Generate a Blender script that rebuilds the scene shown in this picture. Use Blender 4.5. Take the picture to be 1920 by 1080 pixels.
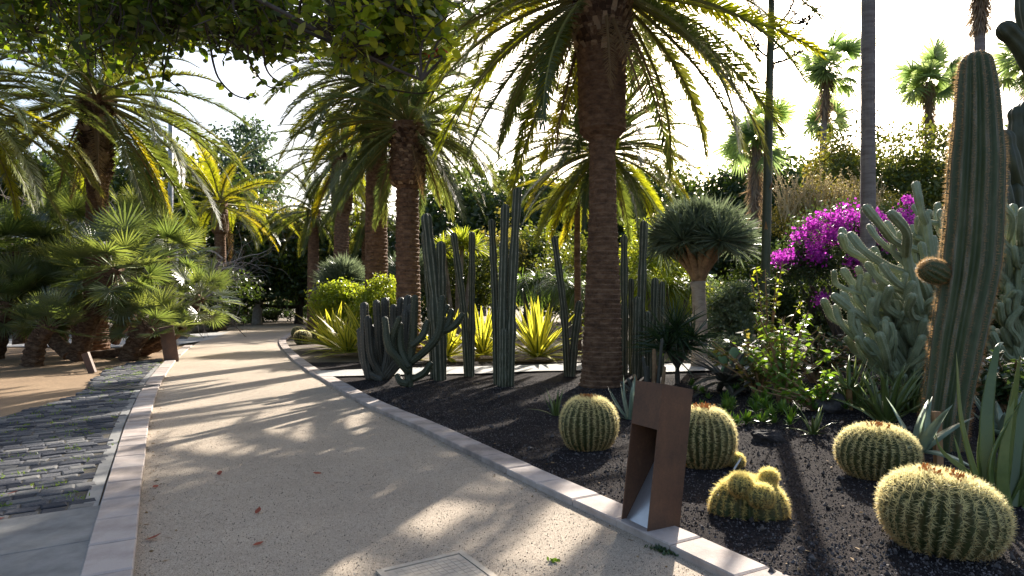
import bpy, bmesh, math, random
import numpy as np
from mathutils import Vector, Matrix, Euler

for o in list(bpy.data.objects):
    bpy.data.objects.remove(o)
SC = bpy.context.scene
COL = SC.collection
rng = np.random.default_rng(11)
random.seed(5)
R = math.radians
TAU = 2 * math.pi

# ------------------------------------------------------------------ camera, sky, sun, exposure
F_PX, CX, HY, EYE = 1173.0, 960.0, 570.0, 1.5      # focal length in photo pixels, horizon row, eye height
cam_d = bpy.data.cameras.new('camera')
cam_d.sensor_width = 36.0
cam_d.lens = F_PX / 1920 * 36.0
cam_d.shift_y = (HY - 540) / 1920.0
cam_d.clip_start, cam_d.clip_end = 0.05, 3000
cam = bpy.data.objects.new('camera', cam_d)
COL.objects.link(cam)
cam.location = (0, 0, EYE)
cam.rotation_euler = (R(90), 0, 0)
SC.camera = cam

SUN_AZ, SUN_EL = 20.5, 27.5                          # degrees right of the view, above the horizon
world = bpy.data.worlds.new('World')
SC.world = world
world.use_nodes = True
wn = world.node_tree
sky = wn.nodes.new('ShaderNodeTexSky')
sky.sky_type = 'NISHITA'
sky.sun_disc = False
sky.sun_elevation = R(SUN_EL)
sky.sun_rotation = R(SUN_AZ)
sky.air_density, sky.dust_density, sky.ozone_density = 1.0, 4.0, 1.0
bg = wn.nodes['Background']
bg.inputs['Strength'].default_value = 0.105
wn.links.new(sky.outputs[0], bg.inputs['Color'])

sun_d = bpy.data.lights.new('sun', 'SUN')
sun_d.energy = 5.0
sun_d.angle = R(0.53)
sun_d.color = (1.0, 0.93, 0.82)
sun = bpy.data.objects.new('sun', sun_d)
COL.objects.link(sun)
sdir = Vector((math.sin(R(SUN_AZ)) * math.cos(R(SUN_EL)), math.cos(R(SUN_AZ)) * math.cos(R(SUN_EL)), math.sin(R(SUN_EL))))
sun.rotation_euler = sdir.to_track_quat('Z', 'Y').to_euler()

vs = SC.view_settings
vs.view_transform, vs.look = 'Standard', 'None'
vs.exposure, vs.gamma = 1.62, 1.0
vs.use_curve_mapping = False
SC.cycles.max_bounces = 7
SC.cycles.diffuse_bounces = 4
SC.cycles.transmission_bounces = 5
SC.cycles.use_denoising = True
SC.cycles.caustics_reflective = SC.cycles.caustics_refractive = False

# ------------------------------------------------------------------ small helpers
def at(px, py, d):
    return np.array([(px - CX) / F_PX * d, d, EYE + (HY - py) / F_PX * d])

def gp(px, py):
    d = EYE * F_PX / (py - HY)
    return np.array([(px - CX) / F_PX * d, d])

def unit(v):
    v = np.asarray(v, float)
    return v / np.maximum(np.linalg.norm(v, axis=-1, keepdims=True), 1e-9)

class Geo:
    """collects vertices and faces, then makes ONE mesh"""
    def __init__(s):
        s.v, s.f, s.m, s.n = [], {3: [], 4: []}, {3: [], 4: []}, 0
    def add(s, v, f, mat=0):
        v = np.asarray(v, float).reshape(-1, 3)
        f = np.asarray(f, int)
        s.v.append(v)
        if len(f):
            s.f[f.shape[1]].append(f + s.n)
            s.m[f.shape[1]].append(np.full(len(f), mat))
        s.n += len(v)
        return s
    def also(s, f, mat=0):           # more faces on the vertices added last
        f = np.asarray(f, int)
        base = s.n - len(s.v[-1])
        s.f[f.shape[1]].append(f + base)
        s.m[f.shape[1]].append(np.full(len(f), mat))
    def mesh(s, name, mats, smooth=False):
        me = bpy.data.meshes.new(name)
        v = np.concatenate(s.v)
        t = np.concatenate(s.f[3]) if s.f[3] else np.zeros((0, 3), int)
        q = np.concatenate(s.f[4]) if s.f[4] else np.zeros((0, 4), int)
        mi = np.concatenate([np.concatenate(s.m[k]) if s.m[k] else np.zeros(0, int) for k in (3, 4)])
        me.vertices.add(len(v))
        me.vertices.foreach_set('co', v.ravel())
        loops = np.concatenate([t.ravel(), q.ravel()])
        me.loops.add(len(loops))
        me.loops.foreach_set('vertex_index', loops)
        me.polygons.add(len(t) + len(q))
        me.polygons.foreach_set('loop_start', np.concatenate([np.arange(len(t)) * 3, len(t) * 3 + np.arange(len(q)) * 4]))
        me.polygons.foreach_set('material_index', mi)
        me.polygons.foreach_set('use_smooth', np.full(len(t) + len(q), bool(smooth)))
        for m in (mats if isinstance(mats, (list, tuple)) else [mats]):
            me.materials.append(m)
        me.update(calc_edges=True)
        return me

def link(name, me, parent=None, loc=(0, 0, 0), rot=(0, 0, 0), scale=1.0, kind=None):
    o = bpy.data.objects.new(name, me)
    COL.objects.link(o)
    o.location = loc
    o.rotation_euler = rot
    o.scale = (scale,) * 3 if np.isscalar(scale) else scale
    if parent is not None:
        o.parent = parent
    if kind:
        o['kind'] = kind
    return o

def tag(o, label, cat, group=None):
    o['label'], o['category'] = label, cat
    if group:
        o['group'] = group
    return o

def thing(name, label, cat, loc=(0, 0, 0), group=None, rotz=0.0):
    o = bpy.data.objects.new(name, None)
    o.empty_display_size = 0.1
    COL.objects.link(o)
    o.location = tuple(float(c) for c in loc)
    o.rotation_euler = (0, 0, rotz)
    return tag(o, label, cat, group)

# ---- shape makers: all return (verts, faces)
def frames(pts):
    pts = np.asarray(pts, float)
    T = unit(np.gradient(pts, axis=0))
    ref = np.array([1.0, 0, 0]) if abs(T[0][0]) < .8 else np.array([0, 1.0, 0])
    u = unit(np.cross(T[0], ref))
    U = []
    for t in T:
        u = unit(u - t * np.dot(u, t))
        U.append(u)
    U = np.array(U)
    return T, U, np.cross(T, U)

def tube(pts, rad, n=8, shape=None, capped=True):
    """shape: (rings, n) factor on the radius"""
    pts = np.asarray(pts, float)
    k = len(pts)
    rad = np.broadcast_to(np.asarray(rad, float), (k,))
    T, U, W = frames(pts)
    a = np.arange(n) / n * TAU
    rr = rad[:, None] * (np.ones((k, n)) if shape is None else shape)
    v = pts[:, None] + rr[..., None] * (np.cos(a)[None, :, None] * U[:, None] + np.sin(a)[None, :, None] * W[:, None])
    v = v.reshape(-1, 3)
    i = np.arange(k - 1)[:, None] * n
    j = np.arange(n)[None]
    f = np.stack([i + j, i + (j + 1) % n, i + n + (j + 1) % n, i + n + j], -1).reshape(-1, 4)
    return v, f

def add_tube(g, pts, rad, n=8, shape=None, mat=0, cap=True):
    v, f = tube(pts, rad, n, shape)
    k = len(pts)
    if cap:
        v = np.vstack([v, np.asarray(pts[0])[None], np.asarray(pts[-1])[None]])
        j = np.arange(n)
        c0, c1 = k * n, k * n + 1
        g.add(v, f, mat)
        g.also(np.stack([np.full(n, c0), (j + 1) % n, j], -1), mat)
        g.also(np.stack([np.full(n, c1), (k - 1) * n + j, (k - 1) * n + (j + 1) % n], -1), mat)
    else:
        g.add(v, f, mat)

def spline(ctrl, n):
    """smooth curve through control points (Catmull-Rom)"""
    c = np.asarray(ctrl, float)
    if len(c) == 2:
        return c[0] + (c[1] - c[0]) * np.linspace(0, 1, n)[:, None]
    p = np.vstack([2 * c[0] - c[1], c, 2 * c[-1] - c[-2]])
    t = np.linspace(0, len(c) - 1 - 1e-6, n)
    i = t.astype(int)
    u = (t - i)[:, None]
    a, b, d, e = p[i], p[i + 1], p[i + 2], p[i + 3]
    return .5 * (2 * b + (d - a) * u + (2 * a - 5 * b + 4 * d - e) * u ** 2 + (3 * b - a - 3 * d + e) * u ** 3)

def blades(g, P, D, U, L, W, prof=(1, .8, 0), bend=0.0, thick=0.0, mat=0, sag=0.0):
    """many leaves at once. prof: half-width factors along the leaf; bend: curl away from U; sag: fall along -Z; thick: keel depth"""
    P, D, U = np.atleast_2d(P).astype(float), unit(np.atleast_2d(D)), np.atleast_2d(U).astype(float)
    n = len(P)
    U = np.broadcast_to(U, (n, 3))
    D = np.broadcast_to(D, (n, 3))
    L, W, bend, sag = [np.broadcast_to(np.asarray(x, float), (n,)) for x in (L, W, bend, sag)]
    S = unit(np.cross(D, U))
    N = np.cross(S, D)
    K = len(prof)
    rows = []
    for k, w in enumerate(prof):
        t = k / (K - 1)
        c = P + D * (L * t)[:, None] - N * (bend * L * t * t)[:, None]
        c[:, 2] -= sag * L * t * t
        hw = (W * w * .5)[:, None]
        rows.append((c - S * hw, c + S * hw, c - N * (thick * w * W)[:, None], c))
    tip = prof[-1] == 0
    per = 3 if thick else 2
    vs_, fq, ft = [], [], []
    nfull = K - 1 if tip else K
    for k in range(nfull):
        vs_ += [rows[k][0], rows[k][1]] + ([rows[k][2]] if thick else [])
    if tip:
        vs_.append(rows[-1][3])
    v = np.stack(vs_, 1)
    m = v.shape[1]
    for k in range(nfull - 1):
        a, b = per * k, per * (k + 1)
        fq.append([a, a + 1, b + 1, b])
        if thick:
            fq.append([a + 1, a + 2, b + 2, b + 1])
            fq.append([a + 2, a, b, b + 2])
    if tip:
        a = per * (nfull - 1)
        ft.append([a, a + 1, m - 1])
        if thick:
            ft += [[a + 1, a + 2, m - 1], [a + 2, a, m - 1]]
    off = (np.arange(n) * m)[:, None, None]
    first = True
    for lst in (fq, ft):
        if lst:
            f = (np.array(lst)[None] + off).reshape(-1, len(lst[0]))
            if first:
                g.add(v.reshape(-1, 3), f, mat)
                first = False
            else:
                g.also(f, mat)

def rand_dirs(n, zmin=-1.0, zmax=1.0):
    z = rng.uniform(zmin, zmax, n)
    a = rng.uniform(0, TAU, n)
    s = np.sqrt(1 - z * z)
    return np.stack([s * np.cos(a), s * np.sin(a), z], 1)

def leaf_cloud(g, centers, sigma, per, size, mat=0, flat=0.35, aspect=.55, droop=0.0):
    """clumps of leaves: each leaf a folded diamond of two faces' worth"""
    centers = np.asarray(centers, float)
    n = len(centers) * per
    c = np.repeat(centers, per, 0) + rng.normal(0, 1, (n, 3)) * sigma
    D = rand_dirs(n)
    D[:, 2] -= droop
    U = rand_dirs(n) * (1 - flat) + np.array([0, 0, flat])
    s = size * rng.uniform(.6, 1.35, n)
    blades(g, c, D, U, s, s * aspect, prof=(.12, 1, 0), bend=.12, mat=mat)

def box(g, lo, hi, mat=0, R_=None, c=None):
    x0, y0, z0 = lo
    x1, y1, z1 = hi
    v = np.array([[x0, y0, z0], [x1, y0, z0], [x1, y1, z0], [x0, y1, z0], [x0, y0, z1], [x1, y0, z1], [x1, y1, z1], [x0, y1, z1]], float)
    if R_ is not None:
        v = v @ np.asarray(R_).T
    if c is not None:
        v = v + c
    g.add(v, [[0, 3, 2, 1], [4, 5, 6, 7], [0, 1, 5, 4], [1, 2, 6, 5], [2, 3, 7, 6], [3, 0, 4, 7]], mat)

def inside(poly, x, y):
    poly = np.asarray(poly)
    r = np.zeros(np.shape(x), bool)
    j = len(poly) - 1
    for i in range(len(poly)):
        xi, yi = poly[i]
        xj, yj = poly[j]
        c = ((yi > y) != (yj > y)) & (x < (xj - xi) * (y - yi) / (yj - yi + 1e-12) + xi)
        r ^= c
        j = i
    return r

def sheet(name, poly, z, mat, label=None):
    bm = bmesh.new()
    f = bm.faces.new([bm.verts.new((float(p[0]), float(p[1]), z)) for p in poly])
    if f.normal.z < 0:
        f.normal_flip()
    bmesh.ops.recalc_face_normals(bm, faces=bm.faces)
    bmesh.ops.triangulate(bm, faces=bm.faces[:])
    me = bpy.data.meshes.new(name)
    bm.to_mesh(me)
    bm.free()
    me.materials.append(mat)
    o = link(name, me, kind='structure')
    return o

# ------------------------------------------------------------------ materials
MATS = {}
def new_mat(name):
    m = bpy.data.materials.new(name)
    m.use_nodes = True
    nt = m.node_tree
    nt.nodes.clear()
    out = nt.nodes.new('ShaderNodeOutputMaterial')
    MATS[name] = m
    return m, nt, out

def N(nt, t, **kw):
    n = nt.nodes.new('ShaderNode' + t)
    for k, v in kw.items():
        if k in n.inputs:
            n.inputs[k].default_value = v
        else:
            setattr(n, k, v)
    return n

def ramp(nt, fac, stops):
    r = nt.nodes.new('ShaderNodeValToRGB')
    e = r.color_ramp.elements
    while len(e) < len(stops):
        e.new(.5)
    for el, (p, c) in zip(e, stops):
        el.position = p
        el.color = (*c, 1)
    nt.links.new(fac, r.inputs['Fac'])
    return r.outputs['Color']

def mathn(nt, op, a, b=None, clamp=False):
    n = nt.nodes.new('ShaderNodeMath')
    n.operation = op
    n.use_clamp = clamp
    for i, x in enumerate((a, b)):
        if x is None:
            continue
        if isinstance(x, (int, float)):
            n.inputs[i].default_value = x
        else:
            nt.links.new(x, n.inputs[i])
    return n.outputs[0]

def mixc(nt, fac, a, b, mode='MIX'):
    n = nt.nodes.new('ShaderNodeMix')
    n.data_type = 'RGBA'
    n.blend_type = mode
    for s, x in ((n.inputs[0], fac), (n.inputs[6], a), (n.inputs[7], b)):
        if isinstance(x, (int, float)):
            s.default_value = x
        elif isinstance(x, tuple):
            s.default_value = (*x, 1)
        else:
            nt.links.new(x, s)
    return n.outputs[2]

def leaf_mat(name, cols, tcols, trans=.45, rough=.45, spec=.35, isl=.7):
    """a leaf: front reflects, light from behind shines through; hue differs from leaf to leaf"""
    m, nt, out = new_mat(name)
    geo, oi = N(nt, 'NewGeometry'), N(nt, 'ObjectInfo')
    f = mathn(nt, 'ADD', mathn(nt, 'MULTIPLY', geo.outputs['Random Per Island'], isl), mathn(nt, 'MULTIPLY', oi.outputs['Random'], 1 - isl))
    k = [i / max(1, len(cols) - 1) for i in range(len(cols))]
    c = ramp(nt, f, list(zip(k, cols)))
    t = ramp(nt, f, [(i / max(1, len(tcols) - 1), q) for i, q in enumerate(tcols)])
    p = N(nt, 'BsdfPrincipled', Roughness=rough)
    p.inputs['Specular IOR Level'].default_value = spec
    nt.links.new(c, p.inputs['Base Color'])
    tr = N(nt, 'BsdfTranslucent')
    nt.links.new(t, tr.inputs['Color'])
    mx = N(nt, 'MixShader')
    mx.inputs[0].default_value = trans
    nt.links.new(p.outputs[0], mx.inputs[1])
    nt.links.new(tr.outputs[0], mx.inputs[2])
    nt.links.new(mx.outputs[0], out.inputs[0])
    return m

def surf_mat(name, cols, scale=6.0, detail=6, rough=.8, bump=.3, bscale=40.0, stretch=(1, 1, 1), spec=.25, voro=False, isl=0.0, dist=.02, metal=0.0, coords='Object'):
    m, nt, out = new_mat(name)
    tc = N(nt, 'TexCoord')
    mp = N(nt, 'Mapping')
    mp.inputs['Scale'].default_value = stretch
    nt.links.new(tc.outputs[coords], mp.inputs['Vector'])
    nz = N(nt, 'TexNoise', Scale=scale, Detail=float(detail), Roughness=.65)
    nt.links.new(mp.outputs[0], nz.inputs['Vector'])
    fac = nz.outputs['Fac']
    if isl:
        geo, oi = N(nt, 'NewGeometry'), N(nt, 'ObjectInfo')
        rnd = mathn(nt, 'FRACT', mathn(nt, 'ADD', geo.outputs['Random Per Island'], oi.outputs['Random']))
        fac = mathn(nt, 'ADD', fac, mathn(nt, 'MULTIPLY', mathn(nt, 'SUBTRACT', rnd, .5), isl))
    c = ramp(nt, fac, [(.3 + .4 * i / max(1, len(cols) - 1), q) for i, q in enumerate(cols)])
    p = N(nt, 'BsdfPrincipled', Roughness=rough, Metallic=metal)
    p.inputs['Specular IOR Level'].default_value = spec
    nt.links.new(c, p.inputs['Base Color'])
    if bump:
        if voro:
            b = N(nt, 'TexVoronoi', Scale=bscale)
            h = b.outputs['Distance']
        else:
            b = N(nt, 'TexNoise', Scale=bscale, Detail=5.0, Roughness=.7)
            h = b.outputs['Fac']
        nt.links.new(mp.outputs[0], b.inputs['Vector'])
        bp = N(nt, 'Bump', Strength=bump, Distance=dist)
        nt.links.new(h, bp.inputs['Height'])
        nt.links.new(bp.outputs[0], p.inputs['Normal'])
    nt.links.new(p.outputs[0], out.inputs[0])
    return m

def gravel_mat(name, cols, cell, patch, rough=.9, bump=.8, dist=.006, spec=.3, fine=1.0):
    """grains a few millimetres across, each with its own tone, plus broad worn patches"""
    m, nt, out = new_mat(name)
    tc = N(nt, 'TexCoord')
    v = N(nt, 'TexVoronoi', Scale=cell)
    nt.links.new(tc.outputs['Object'], v.inputs['Vector'])
    sep = N(nt, 'SeparateColor')
    nt.links.new(v.outputs['Color'], sep.inputs[0])
    c = ramp(nt, sep.outputs[0], [(i / (len(cols) - 1), q) for i, q in enumerate(cols)])
    nz = N(nt, 'TexNoise', Scale=.9, Detail=7.0, Roughness=.6)
    nt.links.new(tc.outputs['Object'], nz.inputs['Vector'])
    nz2 = N(nt, 'TexNoise', Scale=14.0, Detail=6.0, Roughness=.7)
    nt.links.new(tc.outputs['Object'], nz2.inputs['Vector'])
    f = mathn(nt, 'ADD', mathn(nt, 'MULTIPLY', nz.outputs['Fac'], .6), mathn(nt, 'MULTIPLY', nz2.outputs['Fac'], .4))
    pc = ramp(nt, f, [(.35, patch[0]), (.65, patch[1])])
    c = mixc(nt, fine, pc, mixc(nt, 1.0, c, pc, 'MULTIPLY'))
    p = N(nt, 'BsdfPrincipled', Roughness=rough)
    p.inputs['Specular IOR Level'].default_value = spec
    nt.links.new(c, p.inputs['Base Color'])
    h = mathn(nt, 'SUBTRACT', mathn(nt, 'MULTIPLY', nz2.outputs['Fac'], .8), v.outputs['Distance'])
    bp = N(nt, 'Bump', Strength=bump, Distance=dist)
    nt.links.new(h, bp.inputs['Height'])
    nt.links.new(bp.outputs[0], p.inputs['Normal'])
    nt.links.new(p.outputs[0], out.inputs[0])
    return m

# ground surfaces
M_EARTH = gravel_mat('earth', [(.5, .5, .5), (1, 1, 1)], 90, ((.10, .075, .05), (.16, .12, .08)))
M_PATH = gravel_mat('path_sand', [(.42, .40, .38), (.82, .82, .82), (1, 1, 1), (1.1, 1.1, 1.1)], 240, ((.345, .28, .215), (.47, .385, .295)), dist=.004)
M_BLACK = gravel_mat('volcanic_gravel', [(.5, .5, .5), (.9, .9, .9), (1.3, 1.25, 1.25), (2.2, 2.1, 2.1)], 130, ((.015, .0125, .0125), (.026, .022, .022)), dist=.012, spec=.06, rough=1.0)
M_SAND = gravel_mat('sandy_soil', [(.6, .58, .55), (1, 1, 1)], 120, ((.22, .145, .085), (.34, .235, .14)), dist=.005)
M_PALE = gravel_mat('pale_paving', [(.7, .7, .7), (1, 1, 1)], 60, ((.30, .29, .28), (.44, .43, .41)), dist=.004)
M_KERB = surf_mat('kerb_stone', [(.20, .165, .145), (.33, .275, .245), (.42, .36, .325)], 3.5, 10, .85, .5, 90, isl=.3, dist=.006)
M_SLAB = surf_mat('slab_stone', [(.13, .125, .12), (.20, .195, .185), (.26, .25, .24)], 4, 9, .85, .3, 120, isl=.25, dist=.004)
M_SETT = surf_mat('sett_basalt', [(.040, .043, .055), (.080, .082, .095), (.17, .165, .16)], 9, 9, .9, .8, 60, isl=.55, dist=.01, spec=.15)
M_JOINT = gravel_mat('joint_dirt', [(.4, .4, .4), (1, 1, 1)], 150, ((.07, .062, .05), (.13, .112, .085)))
M_STONE = surf_mat('lava_rock', [(.03, .026, .026), (.07, .06, .058), (.12, .105, .10)], 7, 9, .9, .9, 30, isl=.4, dist=.03)
M_GRAIN = surf_mat('lava_grain', [(.014, .012, .012), (.038, .033, .033), (.115, .10, .10)], 3, 2, .8, 0, isl=1.2, spec=.3)
M_PGRAIN = surf_mat('sand_grain', [(.16, .12, .09), (.36, .29, .21), (.50, .43, .33)], 3, 2, .8, 0, isl=1.2)
M_DGRIT = surf_mat('dark_grit', [(.07, .058, .048), (.16, .13, .10), (.28, .23, .17)], 3, 2, .9, 0, isl=1.2)
# man-made
def corten():
    m, nt, out = new_mat('corten_steel')
    tc = N(nt, 'TexCoord')
    a = N(nt, 'TexNoise', Scale=4.5, Detail=10.0, Roughness=.72)
    mp = N(nt, 'Mapping')
    mp.inputs['Scale'].default_value = (1, 1, .7)
    nt.links.new(tc.outputs['Object'], mp.inputs[0])
    nt.links.new(mp.outputs[0], a.inputs['Vector'])
    b = N(nt, 'TexNoise', Scale=70.0, Detail=5.0, Roughness=.7)
    nt.links.new(tc.outputs['Object'], b.inputs['Vector'])
    f = mathn(nt, 'ADD', mathn(nt, 'MULTIPLY', a.outputs['Fac'], .7), mathn(nt, 'MULTIPLY', b.outputs['Fac'], .3))
    c = ramp(nt, f, [(.34, (.045, .025, .018)), (.48, (.088, .044, .026)), (.58, (.118, .058, .032)), (.70, (.20, .10, .05))])
    p = N(nt, 'BsdfPrincipled', Roughness=.62, Metallic=.15)
    nt.links.new(c, p.inputs['Base Color'])
    bp = N(nt, 'Bump', Strength=.25, Distance=.003)
    nt.links.new(b.outputs['Fac'], bp.inputs['Height'])
    nt.links.new(bp.outputs[0], p.inputs['Normal'])
    nt.links.new(p.outputs[0], out.inputs[0])
    return m
M_CORTEN = corten()
M_STEEL = surf_mat('brushed_steel', [(.45, .45, .47), (.60, .60, .62)], 8, 6, .32, .15, 60, stretch=(1, 1, .1), metal=.9, dist=.002)
M_IRON = surf_mat('cast_iron', [(.05, .05, .055), (.10, .10, .105)], 12, 6, .6, .3, 90, metal=.5, dist=.003)
M_GALV = surf_mat('galvanised_pole', [(.36, .38, .42), (.46, .48, .52)], 5, 5, .5, .1, 60, metal=.3)
M_LAMPW = surf_mat('lamp_white', [(.7, .7, .7), (.8, .8, .8)], 5, 3, .4, 0)
M_COVER = surf_mat('cover_concrete', [(.34, .285, .225), (.47, .40, .32)], 14, 8, .8, .4, 90, dist=.004)
M_WOOD = surf_mat('raw_wood', [(.26, .14, .07), (.38, .21, .11)], 6, 6, .8, .4, 30, stretch=(4, 4, .4), dist=.005)
M_HOSE = surf_mat('hose_white', [(.6, .6, .58), (.7, .7, .68)], 8, 3, .5, 0)
# bark
M_PALMBARK = surf_mat('palm_bark', [(.065, .036, .024), (.155, .085, .050), (.26, .155, .095)], 5, 8, .92, .8, 22, stretch=(1, 1, 2.2), dist=.03)
M_BOOT = surf_mat('palm_boot', [(.05, .026, .016), (.14, .075, .042), (.34, .23, .15)], 9, 5, .9, .6, 40, isl=.8, dist=.02)
M_FIBRE = surf_mat('palm_fibre', [(.045, .026, .017), (.12, .07, .042), (.25, .16, .10)], 9, 9, .95, 1.0, 26, stretch=(1, 1, 2), dist=.05)
M_BARK = surf_mat('grey_bark', [(.09, .075, .065), (.18, .155, .14), (.27, .24, .22)], 5, 8, .9, .7, 16, stretch=(1, 1, .5), dist=.03)
M_DBARK = surf_mat('dark_bark', [(.03, .024, .02), (.07, .055, .045), (.12, .095, .08)], 5, 8, .9, .7, 16, stretch=(1, 1, .5), dist=.03)
M_PALEBARK = surf_mat('pale_bark', [(.22, .19, .165), (.36, .32, .28), (.48, .43, .38)], 5, 8, .9, .5, 14, dist=.02)
M_DRAGON = surf_mat('dragon_bark', [(.22, .16, .12), (.36, .28, .21), (.46, .37, .29)], 4, 8, .9, .6, 14, stretch=(1, 1, 3), dist=.02)
M_DRAGLIMB = surf_mat('dragon_limb', [(.14, .08, .04), (.27, .16, .085), (.38, .24, .13)], 7, 8, .9, .6, 20, dist=.02)
M_WBARK = surf_mat('fan_palm_bark', [(.13, .10, .095), (.20, .165, .155), (.27, .23, .215)], 3, 8, .92, .6, 26, stretch=(1, 1, 5), dist=.02)
M_TWIG = surf_mat('dry_twig', [(.16, .125, .10), (.27, .22, .18), (.38, .32, .27)], 5, 3, .9, 0, isl=.6)
# leaves
M_FROND = leaf_mat('date_frond', [(.036, .058, .022), (.060, .088, .028), (.10, .118, .032)], [(.12, .17, .028), (.22, .26, .034), (.40, .36, .03)], .41, .36, .6, .35)
M_FRONDY = leaf_mat('date_frond_yellow', [(.10, .14, .02), (.17, .19, .022), (.25, .22, .02)], [(.36, .42, .02), (.52, .50, .02), (.62, .45, .015)], .5, .42, .4, .35)
M_FRONDD = leaf_mat('date_frond_blue', [(.050, .078, .042), (.078, .108, .054), (.11, .135, .058)], [(.13, .19, .05), (.22, .28, .055), (.38, .36, .045)], .38, .4, .45, .35)
M_DEADF = leaf_mat('dead_frond', [(.16, .095, .045), (.26, .165, .085)], [(.30, .18, .06), (.42, .27, .10)], .35, .7, .15)
M_RACHIS = surf_mat('frond_rib', [(.13, .12, .035), (.22, .20, .06)], 6, 3, .5, 0)
M_RACHISO = surf_mat('petiole', [(.10, .13, .04), (.20, .23, .08)], 6, 3, .5, 0)
M_FAN = leaf_mat('fan_leaf', [(.060, .085, .050), (.095, .120, .068), (.15, .17, .095)], [(.15, .22, .04), (.25, .32, .05), (.37, .40, .06)], .38, .27, .9, .3)
M_WASH = leaf_mat('tall_fan_leaf', [(.06, .11, .045), (.10, .155, .07), (.15, .20, .09)], [(.26, .38, .12), (.35, .46, .15), (.44, .52, .17)], .55, .4, .4, .3)
M_SKIRT = leaf_mat('dry_skirt', [(.17, .115, .075), (.27, .19, .13), (.36, .27, .19)], [(.3, .2, .1), (.4, .28, .16)], .3, .8, .1)
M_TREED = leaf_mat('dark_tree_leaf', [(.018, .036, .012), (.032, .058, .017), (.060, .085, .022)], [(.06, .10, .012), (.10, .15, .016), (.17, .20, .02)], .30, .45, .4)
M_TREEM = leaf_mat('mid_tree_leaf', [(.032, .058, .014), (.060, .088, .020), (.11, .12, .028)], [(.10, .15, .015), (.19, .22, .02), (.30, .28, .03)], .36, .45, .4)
M_TREEB = leaf_mat('blue_tree_leaf', [(.04, .07, .05), (.065, .10, .07), (.09, .13, .08)], [(.08, .14, .06), (.14, .2, .08)], .3, .5, .3)
M_LIME = leaf_mat('lime_leaf', [(.085, .135, .018), (.14, .19, .022), (.21, .24, .03)], [(.28, .38, .02), (.42, .48, .03), (.52, .50, .03)], .48, .4, .35)
M_OLIVE = leaf_mat('olive_leaf', [(.07, .075, .022), (.12, .115, .03), (.19, .16, .045)], [(.20, .19, .03), (.32, .27, .04), (.44, .34, .05)], .4, .5, .3)
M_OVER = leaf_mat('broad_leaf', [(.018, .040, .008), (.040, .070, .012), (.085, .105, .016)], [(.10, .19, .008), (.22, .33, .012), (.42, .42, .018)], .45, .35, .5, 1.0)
M_OVERLIT = leaf_mat('lit_tone_broad_leaf', [(.06, .10, .012), (.12, .15, .018), (.22, .22, .025)], [(.24, .34, .012), (.42, .46, .02), (.60, .54, .03)], .5, .35, .45, 1.0)  # brighter, yellower version of M_OVER: sunlight put into the leaf colour
M_HEDGE = leaf_mat('hedge_leaf', [(.022, .045, .018), (.04, .07, .026), (.07, .10, .04)], [(.06, .11, .02), (.12, .17, .03)], .3, .35, .5)
M_DRACO = leaf_mat('dragon_leaf', [(.065, .090, .060), (.105, .135, .090), (.17, .20, .14)], [(.16, .21, .10), (.26, .31, .16)], .32, .35, .5)
M_FURC = leaf_mat('variegated_leaf', [(.44, .42, .06), (.56, .51, .08), (.64, .58, .13)], [(.62, .62, .04), (.74, .68, .05), (.8, .72, .08)], .48, .35, .4)
M_FURCG = leaf_mat('variegated_stripe', [(.07, .13, .025), (.11, .17, .03)], [(.22, .36, .03), (.32, .42, .03)], .4, .35, .4)
M_GRASSY = leaf_mat('weeping_leaf', [(.045, .085, .028), (.075, .12, .038), (.12, .16, .05)], [(.14, .24, .03), (.24, .32, .04)], .4, .35, .45)
M_GREYG = leaf_mat('grey_leaf', [(.085, .12, .075), (.13, .165, .10), (.19, .22, .14)], [(.16, .24, .08), (.26, .32, .12)], .35, .4, .4)
M_YUCCA = leaf_mat('dark_yucca_leaf', [(.016, .036, .014), (.03, .055, .02)], [(.04, .09, .015), (.08, .13, .02)], .2, .35, .5)
M_ALOE = surf_mat('aloe_leaf', [(.065, .095, .022), (.10, .135, .034), (.145, .175, .05)], 5, 4, .38, .1, 30, spec=.5, isl=.5)
M_AGAVE = surf_mat('agave_leaf', [(.13, .18, .12), (.19, .24, .17), (.26, .31, .22)], 5, 4, .45, .1, 30, spec=.45, isl=.4)
M_BRUSHY = leaf_mat('succulent_leaf', [(.055, .12, .022), (.10, .18, .03), (.17, .25, .04)], [(.18, .36, .02), (.30, .46, .03), (.42, .52, .04)], .4, .35, .45)
M_BOUG = leaf_mat('bougainvillea_bract', [(.18, .010, .21), (.34, .02, .34), (.50, .08, .46)], [(.36, .016, .40), (.56, .04, .55), (.76, .14, .70)], .48, .5, .2)
M_REDF = leaf_mat('red_flower', [(.35, .03, .02), (.5, .06, .03)], [(.5, .05, .03), (.6, .1, .05)], .4, .5, .2)
M_STRAW = leaf_mat('straw_stalk', [(.46, .36, .21), (.60, .50, .32)], [(.6, .48, .24), (.7, .6, .36)], .35, .7, .2)
M_FALLEN = leaf_mat('fallen_leaf', [(.22, .04, .025), (.3, .07, .035)], [(.3, .06, .03), (.4, .1, .05)], .3, .6, .2)
M_LITTER = leaf_mat('leaf_litter', [(.10, .06, .03), (.22, .14, .075), (.36, .27, .16)], [(.2, .12, .05), (.3, .2, .1)], .2, .8, .1)
M_GRASS = leaf_mat('weed_green', [(.06, .12, .02), (.11, .17, .03)], [(.18, .32, .02), (.3, .4, .03)], .4, .45, .3)
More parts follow.
